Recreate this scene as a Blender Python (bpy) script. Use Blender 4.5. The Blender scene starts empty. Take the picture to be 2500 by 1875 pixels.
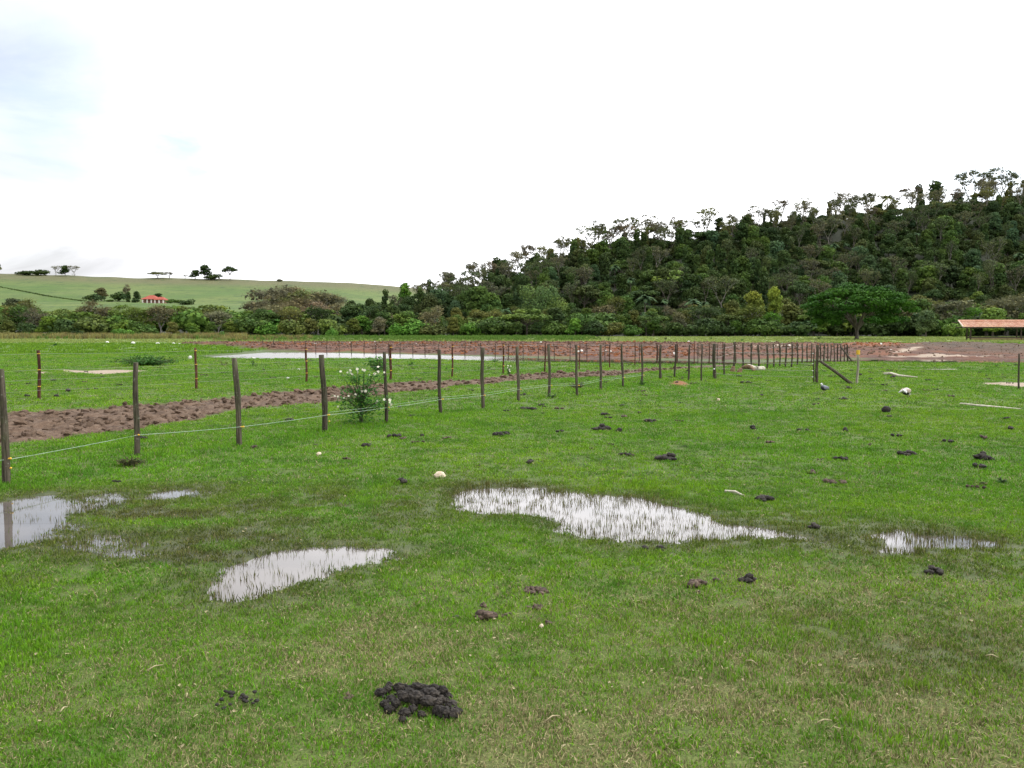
import bpy, math, random
import numpy as np
from mathutils import Vector, Matrix
sc = bpy.context.scene
rnd = random.Random(7)
R = np.random.default_rng(11)

# ------------------------------------------------------------ camera, sky, sun
F_PX, HORIZ, CAMZ = 2080.0, 806.0, 1.6
PITCH = math.atan((937.5 - HORIZ) / F_PX)
cd = bpy.data.cameras.new("camera"); cam = bpy.data.objects.new("camera", cd)
sc.collection.objects.link(cam); sc.camera = cam
cam.location = (0, 0, CAMZ); cam.rotation_euler = (math.pi / 2 - PITCH, 0, 0)
cd.sensor_width = 36; cd.lens = 36 * F_PX / 2500; cd.clip_start = 0.05; cd.clip_end = 6000

sc.view_settings.view_transform = 'Standard'; sc.view_settings.look = 'None'
sc.view_settings.exposure = 0.45; sc.view_settings.gamma = 1; sc.view_settings.use_curve_mapping = False
sc.cycles.max_bounces = 6; sc.cycles.diffuse_bounces = 3; sc.cycles.glossy_bounces = 2
sc.cycles.transparent_max_bounces = 4

SUN_EL, SUN_AZ = math.radians(58), math.radians(38)      # azimuth clockwise from +Y (ahead, to the right)
world = bpy.data.worlds.new("World"); sc.world = world; world.use_nodes = True
nt = world.node_tree; nt.nodes.clear()
def N(nt, t, **k):
    n = nt.nodes.new(t)
    for a, b in k.items():
        if a == 'inp':
            for i, v in b.items(): n.inputs[i].default_value = v
        else: setattr(n, a, b)
    return n
def mathn(nt, op, a, b=None, clamp=False):
    n = nt.nodes.new('ShaderNodeMath'); n.operation = op; n.use_clamp = clamp
    for i, v in enumerate((a, b)):
        if v is None: continue
        if isinstance(v, (int, float)): n.inputs[i].default_value = v
        else: nt.links.new(v, n.inputs[i])
    return n.outputs[0]
def mixc(nt, f, a, b, mode='MIX'):
    n = nt.nodes.new('ShaderNodeMix'); n.data_type = 'RGBA'; n.blend_type = mode
    for s, v in ((n.inputs[0], f), (n.inputs[6], a), (n.inputs[7], b)):
        if isinstance(v, (int, float)): s.default_value = v
        elif isinstance(v, tuple): s.default_value = (*v, 1) if len(v) == 3 else v
        else: nt.links.new(v, s)
    return n.outputs[2]
def smooth(nt, v, lo, hi, a=0.0, b=1.0):
    n = nt.nodes.new('ShaderNodeMapRange'); n.interpolation_type = 'SMOOTHSTEP'
    n.inputs[1].default_value = lo; n.inputs[2].default_value = hi
    n.inputs[3].default_value = a; n.inputs[4].default_value = b
    nt.links.new(v, n.inputs[0]); return n.outputs[0]

sky = N(nt, 'ShaderNodeTexSky', sky_type='NISHITA', sun_disc=False, sun_elevation=SUN_EL, sun_rotation=SUN_AZ)
sky.dust_density = 2.0
skyc = nt.nodes.new('ShaderNodeVectorMath'); skyc.operation = 'SCALE'; skyc.inputs['Scale'].default_value = 0.14
nt.links.new(sky.outputs[0], skyc.inputs[0])
tc = nt.nodes.new('ShaderNodeTexCoord'); D = tc.outputs['Generated']
sep = nt.nodes.new('ShaderNodeSeparateXYZ'); nt.links.new(D, sep.inputs[0])
# cloud deck seen in plan: direction divided by its height, so clouds flatten out towards the horizon
zz = mathn(nt, 'ADD', mathn(nt, 'MAXIMUM', sep.outputs[2], 0.0), 0.12)
cx = mathn(nt, 'DIVIDE', sep.outputs[0], zz); cy = mathn(nt, 'DIVIDE', sep.outputs[1], zz)
comb = nt.nodes.new('ShaderNodeCombineXYZ'); nt.links.new(cx, comb.inputs[0]); nt.links.new(cy, comb.inputs[1])
n1 = N(nt, 'ShaderNodeTexNoise', inp={'Scale': 0.55, 'Detail': 7.0, 'Roughness': 0.55, 'Distortion': 0.6}); nt.links.new(comb.outputs[0], n1.inputs['Vector'])
n2 = N(nt, 'ShaderNodeTexNoise', inp={'Scale': 1.7, 'Detail': 8.0, 'Roughness': 0.6, 'Distortion': 0.4}); nt.links.new(comb.outputs[0], n2.inputs['Vector'])
wob = N(nt, 'ShaderNodeTexNoise', inp={'Scale': 7.0, 'Detail': 5.0, 'Roughness': 0.6}); nt.links.new(D, wob.inputs['Vector'])
w1 = nt.nodes.new('ShaderNodeVectorMath'); w1.operation = 'SUBTRACT'; w1.inputs[1].default_value = (.5, .5, .5); nt.links.new(wob.outputs['Color'], w1.inputs[0])
w2 = nt.nodes.new('ShaderNodeVectorMath'); w2.operation = 'MULTIPLY_ADD'; w2.inputs[1].default_value = (.10, .10, .07); nt.links.new(w1.outputs[0], w2.inputs[0]); nt.links.new(D, w2.inputs[2])
w3 = nt.nodes.new('ShaderNodeVectorMath'); w3.operation = 'NORMALIZE'; nt.links.new(w2.outputs[0], w3.inputs[0]); DW = w3.outputs[0]
def lobe(d, lo, hi, src=None):
    v = Vector(d).normalized()
    n = nt.nodes.new('ShaderNodeVectorMath'); n.operation = 'DOT_PRODUCT'; n.inputs[1].default_value = v
    nt.links.new(src or D, n.inputs[0]); return smooth(nt, n.outputs['Value'], lo, hi)
sund = (math.sin(SUN_AZ) * math.cos(SUN_EL), math.cos(SUN_AZ) * math.cos(SUN_EL), math.sin(SUN_EL))
glow = lobe(sund, -0.2, 0.95)                         # thin bright cloud round the hidden sun
def pdir(px, py):
    dx = (px - 1250) / F_PX; dy = (937.5 - py) / F_PX
    return (dx, math.cos(PITCH) + dy * math.sin(PITCH), -math.sin(PITCH) + dy * math.cos(PITCH))
gaps = None
for (px, py, lo, hi, amt) in ((40, 170, .988, 1.0, .30), (220, 190, .993, 1.0, .25), (20, 400, .992, 1.0, .18), (410, 408, .9975, 1.0, .44), (500, 412, .9980, 1.0, .40), (2540, 265, .990, 1.0, .92)):
    g = mathn(nt, 'MULTIPLY', lobe(pdir(px, py), lo, hi, DW), amt)
    gaps = g if gaps is None else mathn(nt, 'ADD', gaps, g)
cover = mathn(nt, 'SUBTRACT', 1.0, mathn(nt, 'MULTIPLY', gaps, smooth(nt, n2.outputs[0], 0.33, 0.60, .70, 1.0)), True)
west = mathn(nt, 'MULTIPLY', smooth(nt, sep.outputs[0], -0.12, -0.58), 0.49)
bright = mathn(nt, 'ADD', mathn(nt, 'MULTIPLY', glow, .85), 1.22)
shade = mathn(nt, 'MULTIPLY', smooth(nt, n1.outputs[0], 0.40, 0.66), west)
bright = mathn(nt, 'MULTIPLY', bright, mathn(nt, 'SUBTRACT', 1.0, shade))
bright = mathn(nt, 'MULTIPLY', bright, mathn(nt, 'SUBTRACT', 1.0, mathn(nt, 'MULTIPLY', west, 0.95)))
cl = nt.nodes.new('ShaderNodeVectorMath'); cl.operation = 'SCALE'; cl.inputs[0].default_value = (0.985, 0.99, 1.02)
nt.links.new(bright, cl.inputs['Scale'])
skymix = mixc(nt, cover, skyc.outputs[0], cl.outputs[0])
bg = nt.nodes.new('ShaderNodeBackground'); nt.links.new(skymix, bg.inputs[0])
wo = nt.nodes.new('ShaderNodeOutputWorld'); nt.links.new(bg.outputs[0], wo.inputs[0])

sl = bpy.data.lights.new("sun", 'SUN'); sl.energy = 1.1; sl.angle = math.radians(14); sl.color = (1, .97, .92)
so = bpy.data.objects.new("sun", sl); sc.collection.objects.link(so)
so.rotation_euler = Vector(sund).to_track_quat('Z', 'Y').to_euler(); so.location = (20, 20, 60)

# ------------------------------------------------------------ helpers
def at(px, py, z=0.0):
    d = pdir(px, py); t = (z - CAMZ) / d[2]
    return (d[0] * t, d[1] * t)
def at_depth(px, py, Y):
    d = pdir(px, py); t = Y / d[1]
    return (d[0] * t, CAMZ + d[2] * t)
def px_of(x, y): return 1250 + F_PX * x / (y * math.cos(PITCH))
COL = sc.collection
def link(o, parent=None):
    COL.objects.link(o)
    if parent is not None: o.parent = parent
    return o
def mesh_from(name, v, f, mat=None, smooth_=False, cols=None, attr='tint'):
    me = bpy.data.meshes.new(name)
    v = np.asarray(v, dtype=np.float32).reshape(-1, 3)
    if isinstance(f, np.ndarray):
        k = f.shape[1]; n = len(f)
        me.vertices.add(len(v)); me.vertices.foreach_set('co', v.ravel())
        me.loops.add(n * k); me.loops.foreach_set('vertex_index', f.astype(np.int32).ravel())
        me.polygons.add(n); me.polygons.foreach_set('loop_start', np.arange(0, n * k, k, dtype=np.int32))
        me.polygons.foreach_set('loop_total', np.full(n, k, dtype=np.int32))
        me.update(calc_edges=True)
    else:
        me.from_pydata(v.tolist(), [], f); me.update()
    if smooth_: me.polygons.foreach_set('use_smooth', [True] * len(me.polygons))
    if cols is not None:
        a = me.attributes.new(attr, 'FLOAT_COLOR', 'POINT')
        c = np.ones((len(v), 4), np.float32); c[:, :cols.shape[1]] = cols
        a.data.foreach_set('color', c.ravel())
    if mat is not None: me.materials.append(mat)
    return me
def mobj(name, me, parent=None, loc=(0, 0, 0), rot=(0, 0, 0), scale=(1, 1, 1)):
    o = bpy.data.objects.new(name, me); link(o, parent); o.location = loc; o.rotation_euler = rot; o.scale = scale
    return o
def empty(name, loc, rz=0.0):
    o = bpy.data.objects.new(name, None); link(o); o.location = loc; o.rotation_euler = (0, 0, rz)
    o.empty_display_size = 0.1; return o
def tag(o, label=None, cat=None, group=None, kind=None):
    if label: o['label'] = label
    if cat: o['category'] = cat
    if group: o['group'] = group
    if kind: o['kind'] = kind
    return o
class MB:
    def __init__(s): s.v = []; s.f = []; s.c = []
    def add(s, vs, fs, col=(.5, .5, .5)):
        b = len(s.v); s.v += [tuple(p) for p in vs]; s.f += [tuple(i + b for i in q) for q in fs]; s.c += [col] * len(vs)
    def box(s, c, d, rz=0.0, col=(.5, .5, .5)):
        x, y, z = d[0] / 2, d[1] / 2, d[2] / 2; ca, sa = math.cos(rz), math.sin(rz)
        vs = []
        for sx, sy, sz in ((-1,-1,-1),(1,-1,-1),(1,1,-1),(-1,1,-1),(-1,-1,1),(1,-1,1),(1,1,1),(-1,1,1)):
            X, Y = sx * x, sy * y; vs.append((c[0] + X * ca - Y * sa, c[1] + X * sa + Y * ca, c[2] + sz * z))
        s.add(vs, [(0,3,2,1),(4,5,6,7),(0,1,5,4),(1,2,6,5),(2,3,7,6),(3,0,4,7)], col)
    def tube(s, path, radii, sides=6, caps=True, col=(.5, .5, .5), wob=0.0):
        path = [Vector(p) for p in path]; rings = []; vs = []
        for i, p in enumerate(path):
            t = (path[min(i + 1, len(path) - 1)] - path[max(i - 1, 0)])
            t = t.normalized() if t.length > 1e-9 else Vector((0, 0, 1))
            a = t.cross(Vector((0.31, 0.95, 0.07))); a = a.normalized() if a.length > 1e-4 else Vector((1, 0, 0))
            b = t.cross(a)
            for k in range(sides):
                an = 2 * math.pi * k / sides; r = radii[i] * (1 + wob * rnd.uniform(-1, 1))
                vs.append(p + a * (math.cos(an) * r) + b * (math.sin(an) * r))
        fs = []
        for i in range(len(path) - 1):
            for k in range(sides):
                k2 = (k + 1) % sides
                fs.append((i * sides + k, i * sides + k2, (i + 1) * sides + k2, (i + 1) * sides + k))
        if caps:
            fs.append(tuple(range(sides))[::-1]); fs.append(tuple((len(path) - 1) * sides + k for k in range(sides)))
        s.add(vs, fs, col)
    def ico(s, c, r, col=(.5, .5, .5), jit=0.25, sub=1):
        vs, fs = ICO[sub]
        q = Matrix.Rotation(rnd.uniform(0, 6.28), 3, 'Z') @ Matrix.Rotation(rnd.uniform(0, 6.28), 3, 'X')
        out = []
        for v in vs:
            w = q @ Vector(v); j = 1 + jit * rnd.uniform(-1, 1)
            out.append((c[0] + w.x * r[0] * j, c[1] + w.y * r[1] * j, c[2] + w.z * r[2] * j))
        s.add(out, fs, col)
    def mesh(s, name, mat, smooth_=False): return mesh_from(name, s.v, s.f, mat, smooth_, np.array(s.c, np.float32))
    def build(s, name, mat, parent=None, smooth_=False, **k): return mobj(name, s.mesh(name, mat, smooth_), parent, **k)
def make_ico():
    import bmesh
    out = {}
    for sub in (1, 2):
        bm = bmesh.new(); bmesh.ops.create_icosphere(bm, subdivisions=sub, radius=1)
        out[sub] = ([tuple(v.co) for v in bm.verts], [tuple(v.index for v in f.verts) for f in bm.faces]); bm.free()
    return out
ICO = make_ico()

# vectorised value noise
def _h(ix, iy, seed):
    n = (ix.astype(np.int64) * 374761393 + iy.astype(np.int64) * 668265263 + seed * 1442695041) & 0xffffffff
    n = ((n ^ (n >> 13)) * 1274126177) & 0xffffffff
    return ((n ^ (n >> 16)) & 0xffff) / 65535.0
def vnoise(x, y, s, seed=0):
    x = x / s; y = y / s; ix = np.floor(x); iy = np.floor(y); fx = x - ix; fy = y - iy
    fx = fx * fx * (3 - 2 * fx); fy = fy * fy * (3 - 2 * fy)
    a = _h(ix, iy, seed); b = _h(ix + 1, iy, seed); c = _h(ix, iy + 1, seed); d = _h(ix + 1, iy + 1, seed)
    return (a * (1 - fx) + b * fx) * (1 - fy) + (c * (1 - fx) + d * fx) * fy
def fbm(x, y, s, o=4, seed=0, g=.5):
    t = 0; a = 1; w = 0
    for i in range(o): t = t + a * vnoise(x + 17.3 * i, y - 9.1 * i, s / 2 ** i, seed + i); w += a; a *= g
    return t / w
def sstep(v, a, b):
    t = np.clip((v - a) / (b - a), 0, 1); return t * t * (3 - 2 * t)
def poly_sd(x, y, poly):
    """signed distance, positive inside"""
    P = np.array(poly); Q = np.roll(P, -1, 0)
    bb = (P[:, 0].min() - 12, P[:, 0].max() + 12, P[:, 1].min() - 12, P[:, 1].max() + 12)
    out = np.full(x.shape, -99.0)
    m = (x > bb[0]) & (x < bb[1]) & (y > bb[2]) & (y < bb[3])
    if not m.any(): return out
    X = x[m]; Y = y[m]; d2 = np.full(X.shape, 1e9); ins = np.zeros(X.shape, bool)
    for (ax, ay), (bx, by) in zip(P, Q):
        ex, ey = bx - ax, by - ay; wx, wy = X - ax, Y - ay
        t = np.clip((wx * ex + wy * ey) / (ex * ex + ey * ey + 1e-12), 0, 1)
        d2 = np.minimum(d2, (wx - ex * t) ** 2 + (wy - ey * t) ** 2)
        c = ((ay <= Y) != (by <= Y)) & (X < (bx - ax) * (Y - ay) / (by - ay + 1e-12) + ax)
        ins ^= c
    d = np.sqrt(d2); out[m] = np.where(ins, d, -d); return out
K = 2500 / 2212.0
def gp(pts, k=K): return [at(a * k, b * k) for a, b in pts]

# ------------------------------------------------------------ terrain layout
PUD = [  # polygon, depth of basin, edge softness
 (gp([(972,1062),(1000,1048),(1100,1045),(1180,1052),(1280,1065),(1400,1072),(1500,1097),(1560,1121),(1650,1132),(1720,1148),(1640,1158),(1500,1168),(1420,1173),(1330,1168),(1230,1143),(1180,1115),(1120,1106),(1060,1111),(1000,1103),(975,1080)]), .055, .30),
 (gp([(1860,1165),(1900,1140),(1960,1142),(2040,1150),(2160,1162),(2200,1180),(2130,1195),(2050,1190),(1990,1204),(1880,1196)]), .034, .22),
 (gp([(1660,1145),(1720,1142),(1780,1152),(1830,1165),(1790,1175),(1720,1170)]), .022, .15),
 (gp([(432,1270),(470,1235),(500,1217),(600,1187),(700,1175),(800,1176),(860,1180),(900,1178),(850,1200),(760,1228),(660,1262),(560,1292),(490,1304),(440,1295)]), .05, .22),
 (gp([(-260,1120),(-120,1085),(0,1078),(60,1070),(110,1066),(160,1075),(170,1100),(140,1130),(125,1155),(60,1178),(0,1192),(-120,1215),(-260,1230)]), .045, .22),
 (gp([(150,1072),(230,1062),(290,1066),(280,1085),(220,1100),(160,1120),(150,1095)]), .018, .15),
 (gp([(300,1072),(350,1057),(420,1055),(455,1060),(380,1075),(330,1086)]), .035, .15),
 (gp([(60,1170),(160,1130),(230,1150),(330,1165),(360,1190),(260,1205),(130,1200)]), .014, .15),
 (gp([(500,1095),(560,1088),(575,1100),(520,1108)]), .012, .1),
]
WL = -0.020
POND = gp([(480,868),(560,862),(640,857),(800,857),(1000,861),(1150,865),(1240,867),(1400,870),(1600,873),(1860,878),(2070,872),(2250,871),(2500,874),(2900,876),
           (2900,887),(2500,885),(2250,884),(2100,882),(1950,885),(1850,889),(1600,888),(1400,884),(1240,881),(1100,877),(900,874),(640,874.5),(540,873)], 1)
PATH = gp([(-500,1060),(-200,1022),(0,1008),(326,988),(595,966),(788,949),(950,934),(1075,931),(1180,926),(1240,915),(1340,911),(1406,908),(1560,902),(1700,894),(1800,888),
           (1800,893),(1700,899),(1600,906),(1500,917),(1406,922),(1340,926),(1250,931),(1075,949),(944,962),(788,983),(625,997),(565,1004),(326,1050),(0,1090),(-300,1150),(-600,1230)], 1)
BERM = gp([(440,841),(560,836),(700,835),(1240,834.5),(1560,839),(1860,843),(2000,842),(2210,843),(2300,838),(2370,836),(2420,842),(2560,847),(3000,850),(3000,878),(2500,876),(2070,873),(1860,879),(1600,875),(1240,868),(1000,862),(800,858),(640,856),(560,845)], 1)
BARE_GLARE = [gp([(150,902),(200,905),(300,902),(360,905),(300,911),(240,917),(170,910)], 1), gp([(2380,935),(2430,932),(2600,935),(2600,948),(2480,945)], 1), gp([(75,908),(120,907),(125,912),(80,913)],1)]
BARE_GLARE += [gp([(2180,870.5),(2250,868.5),(2330,864.5),(2310,868),(2440,870.5),(2330,871)], 1), gp([(1780,851),(1990,850),(1990,853),(1780,854)], 1), gp([(2180,861),(2240,856),(2245,858),(2190,864)],1)]  # long streak at right is wet glare painted into the ground colour
ORANGE = gp([(2060,843),(2210,843),(2230,846),(2150,855),(2080,857)], 1)
REDP = gp([(1638,932),(1655,930),(1690,939),(1665,944),(1645,941)], 1)
DRYP = [(*at(1700, 1780), 1.3, .48), (*at(500, 1790), .9, .42), (*at(2450, 1820), .8, .85), (*at(2100, 1600), 1.6, .45), (*at(950, 1600), .9, .45), (*at(1330, 1700), .6, .45), (*at(1300, 1830), .7, .5), (*at(1850, 1650), 1.0, .4), (*at(300,1830), .6,.4)]
MUDP = [(*at(560, 1330), 1.1, .8), (*at(250, 1270), 1.3, 1.0), (*at(850, 1240), 1.3, .7), (*at(100, 1370), .7, .6), (*at(1500, 1310), .5, .3), (*at(1950, 1290), .9, .5), (*at(2300, 1370), .9, .5), (*at(1100, 1190), 1.0, .4), (*at(2250,1560), .7,.5)]
xsL = [-2500, 0, 180, 320, 620, 850, 967, 1100, 1400, 2000, 3500]; tL = [.078, .0668, .0641, .0615, .0592, .0556, .0512, .0462, .030, .02, .02]
dL = [0, 230, 300, 400, 575, 700, 800, 1000, 2600]; gL = [0, 0, .05, .17, .387, .70, 1.0, 1.02, .9]
xsR = [700, 900, 1000, 1100, 1200, 1250, 1330, 1400, 1440, 1560, 1700, 1830, 2000, 2150, 2300, 2500, 3200, 5000]
yR = [800, 765, 742, 722, 697, 674, 652, 628, 610, 598, 578, 562, 540, 524, 505, 487, 440, 420]
def terrain(x, y):
    d = np.maximum(y, 1.0); px = 1250 + F_PX * x / (d * math.cos(PITCH))
    zl = (np.interp(px, xsL, tL) * 800 + 1.6) * np.interp(d, dL, gL)
    dr = np.interp(px, [900, 1250, 2500, 4000], [310, 370, 440, 470])
    zr = (HORIZ - np.interp(px, xsR, yR)) / F_PX * dr + 1.2
    t = np.clip((d - 222) / (dr - 222), 0, 1); g = t * t * (1.6 - .6 * t)
    zr = zr * g * np.clip(1 - (d - dr) / 900, .3, 1)
    zr = np.where(px < 700, 0, zr)
    back = y < 2
    z = np.maximum(zl, zr) + (fbm(x, y, 40, 3, 5) - .5) * np.clip((d - 240) / 150, 0, 1) * (5 - 4 * np.clip((d - 480) / 200, 0, 1))
    return np.where(back, 0, z)
def masks(x, y):
    pm = poly_sd(x, y, PATH); pm = sstep(pm + (fbm(x, y, .8, 3, 21) - .5) * .7, -.08, .12)
    bs = poly_sd(x, y, BERM); bm = sstep(bs + (fbm(x, y, 3, 3, 22) - .5) * 3.5, -.3, .8)
    po = poly_sd(x, y, POND)
    br = np.zeros(x.shape)
    for b in BARE_GLARE: br = np.maximum(br, sstep(poly_sd(x, y, b) + (fbm(x, y, 1.2, 3, 23) - .5) * .9, -.15, .25))
    rp = sstep(poly_sd(x, y, REDP) + (fbm(x, y, .5, 3, 24) - .5) * .6, -.1, .2)
    wet = np.zeros(x.shape); pud = np.zeros(x.shape); sdm = np.full(x.shape, -99.0)
    for poly, dep, soft in PUD:
        sd = poly_sd(x, y, poly); sdm = np.maximum(sdm, sd)
        s2 = sd + (fbm(x, y, .35, 3, 25) - .5) * .30
        pud = np.maximum(pud, dep * sstep(s2, -soft * .45, soft))
        wet = np.maximum(wet, sstep(sd + (fbm(x, y, .8, 3, 26) - .5) * .5, -.55, .1))
    mw = np.zeros(x.shape)
    for (a, b, r, k) in MUDP: mw = np.maximum(mw, k * np.exp(-(((x - a) ** 2 + (y - b) ** 2) / r ** 2)))
    mw = mw * sstep(fbm(x, y, .35, 4, 27), .30, .66) * 1.35
    wet = np.maximum(wet * .8, mw)
    dry = np.zeros(x.shape)
    for (a, b, r, k) in DRYP: dry = np.maximum(dry, k * np.exp(-(((x - a) ** 2 + (y - b) ** 2) / r ** 2)))
    near = sstep(7.5 - y, 0, 4)
    dry = np.clip(dry * (.5 + 1.2 * sstep(fbm(x, y, .4, 4, 28), .3, .7)) + .28 * near * sstep(fbm(x, y, .9, 3, 29), .35, .6), 0, 1)
    shore = sstep(po, -3.0, 0)
    return dict(path=pm, berm=bm, pond=po, bare=br, red=rp, wet=np.clip(wet, 0, 1), pud=pud, sd=sdm, dry=dry, shore=shore)
def height(x, y, m=None):
    if m is None: m = masks(x, y)
    z = terrain(x, y)
    nearf = np.clip(1 - (y - 30) / 120, .2, 1)
    z = z + (fbm(x, y, 1.6, 3, 31) - .5) * .022 + (fbm(x, y, .28, 3, 32) - .5) * .02 * nearf
    z = z + m['path'] * ((fbm(x, y, .30, 4, 33, .7) - .5) * .24 - .02)
    rid = np.abs(fbm(x, y, 1.6, 4, 34, .6) - .5) * 2
    hump = sstep(y, 56, 66) * (1 - sstep(y, 92, 112)) * .22
    z = z + m['berm'] * (hump + (fbm(x, y, 1.3, 4, 35, .65) - .42) * .42 - rid * .06) * sstep(m['pond'], 2.0, -3.0)
    z = z - m['pud']
    z = z + sstep(m['sd'], -.7, .1) * (fbm(x, y, .16, 3, 37, .6) - .5) * .030 * (1 - sstep(m['pud'], .02, .045)) - .006 * m['wet']
    z = z - .22 * sstep(m['pond'], -.8, 2.5) - .012 * m['shore']
    z = z - .012 * m['bare'] + .05 * m['red']
    return z

# ------------------------------------------------------------ materials
def new_mat(name):
    m = bpy.data.materials.new(name); m.use_nodes = True; t = m.node_tree; b = t.nodes['Principled BSDF']; return m, t, b
def noise(t, scale, detail=4, rough=.55, vec=None, dist=0.0):
    n = N(t, 'ShaderNodeTexNoise', inp={'Scale': scale, 'Detail': float(detail), 'Roughness': rough, 'Distortion': dist})
    if vec is not None: t.links.new(vec, n.inputs['Vector'])
    return n.outputs[0]
def bump(t, b, h, strength=.4, dist=.02):
    n = N(t, 'ShaderNodeBump', inp={'Strength': strength, 'Distance': dist}); t.links.new(h, n.inputs['Height']); t.links.new(n.outputs[0], b.inputs['Normal'])
def wpos(t):
    return t.nodes.new('ShaderNodeNewGeometry').outputs['Position']
G_A, G_B, G_C = (.072, .175, .010), (.135, .300, .010), (.215, .365, .012)
def green_field(t):
    """pasture colour as a function of the place; shared by the soil sheet and every blade"""
    p = wpos(t)
    big = noise(t, .16, 3, .5, p); mid = noise(t, 1.1, 4, .6, p)
    c = mixc(t, smooth(t, big, .36, .64), G_B, G_C)
    return mixc(t, smooth(t, mid, .42, .72), c, G_A), p

m_ground, t, b = new_mat("pasture_soil")
a1 = N(t, 'ShaderNodeAttribute', attribute_name='m1'); a2 = N(t, 'ShaderNodeAttribute', attribute_name='m2'); a3 = N(t, 'ShaderNodeAttribute', attribute_name='m3'); a4 = N(t, 'ShaderNodeAttribute', attribute_name='m4')
s1 = t.nodes.new('ShaderNodeSeparateColor'); s2 = t.nodes.new('ShaderNodeSeparateColor'); s3 = t.nodes.new('ShaderNodeSeparateColor')
t.links.new(a1.outputs[0], s1.inputs[0]); t.links.new(a2.outputs[0], s2.inputs[0]); t.links.new(a3.outputs[0], s3.inputs[0])
gf, p = green_field(t)
fine = noise(t, 9, 5, .65, p); vf = noise(t, 80, 4, .7, p); med = noise(t, 2.2, 5, .65, p)
thatch = mixc(t, smooth(t, fine, .35, .65), (.060, .105, .014), (.095, .135, .028))
far = s3.outputs[0]; s40 = t.nodes.new('ShaderNodeSeparateColor'); t.links.new(a4.outputs[0], s40.inputs[0]); thatch = mixc(t, mathn(t, 'MULTIPLY', s40.outputs[0], .6), thatch, (.125, .125, .045))
gfar = mixc(t, smooth(t, fine, .3, .7), gf, (.050, .105, .018))
gfar = mixc(t, 0.15, gfar, (.10, .10, .04)); gfar = mixc(t, 1.0, gfar, (.72, .72, .72), 'MULTIPLY')
col = mixc(t, far, thatch, gfar)
drytop = mixc(t, smooth(t, med, .3, .7), (.150, .225, .055), (.215, .240, .095))
col = mixc(t, s3.outputs[1], col, drytop)                       # light rough grass at the far side of the field
hillg = mixc(t, smooth(t, noise(t, .02, 5, .6, p), .35, .65), (.070, .125, .022), (.110, .150, .036))
hs = t.nodes.new('ShaderNodeMapping'); hs.inputs['Scale'].default_value = (.012, .10, .10); t.links.new(p, hs.inputs[0])
hillg = mixc(t, mathn(t, 'MULTIPLY', smooth(t, noise(t, 1.0, 6, .7, hs.outputs[0]), .5, .7), .6), hillg, (.044, .078, .018))
s4 = t.nodes.new('ShaderNodeSeparateColor'); t.links.new(a4.outputs[0], s4.inputs[0])
hillg = mixc(t, mathn(t, 'MULTIPLY', s4.outputs[1], .75), hillg, (.115, .100, .050))
hillg = mixc(t, smooth(t, noise(t, .11, 6, .75, p), .52, .66), hillg, (.040, .074, .020))
col = mixc(t, s3.outputs[2], col, hillg)
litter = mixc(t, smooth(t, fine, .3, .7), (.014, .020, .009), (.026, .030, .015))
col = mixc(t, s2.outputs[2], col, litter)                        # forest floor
mud = mixc(t, smooth(t, med, .30, .70), (.054, .031, .018), (.132, .083, .052))
mud = mixc(t, smooth(t, fine, .45, .75), mud, (.19, .135, .092))
col = mixc(t, s1.outputs[0], col, mud)
red = mixc(t, smooth(t, noise(t, .30, 4, .6, p), .40, .62), (.070, .032, .021), (.150, .052, .020))
red = mixc(t, smooth(t, noise(t, 1.9, 5, .7, p), .48, .68), red, (.14, .085, .06))
gry = mixc(t, smooth(t, noise(t, .9, 5, .7, p), .35, .65), (.050, .034, .021), (.098, .065, .041))
px_ = t.nodes.new('ShaderNodeSeparateXYZ'); t.links.new(p, px_.inputs[0])
red = mixc(t, smooth(t, px_.outputs[0], 26, 40), red, gry)
col = mixc(t, s1.outputs[1], col, red)
col = mixc(t, s2.outputs[0], col, (.33, .26, .195))               # bare pale crust, plus wet glare on the far-right mud painted pale
col = mixc(t, s2.outputs[1], col, (.22, .080, .030))
wetc = mixc(t, smooth(t, fine, .35, .7), (.030, .028, .014), (.066, .054, .030))
col = mixc(t, mathn(t, 'MULTIPLY', s1.outputs[2], .75), col, wetc)
col = mixc(t, 1.0, col, mixc(t, smooth(t, vf, .3, .7), (.5, .5, .5), (1.35, 1.35, 1.35)), 'MULTIPLY')
t.links.new(col, b.inputs['Base Color'])
rg = mathn(t, 'SUBTRACT', .92, mathn(t, 'MULTIPLY', s1.outputs[2], .30)); t.links.new(rg, b.inputs['Roughness'])
b.inputs['Specular IOR Level'].default_value = .25
bump(t, b, mathn(t, 'ADD', fine, mathn(t, 'MULTIPLY', vf, .4)), .7, .03)

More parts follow.
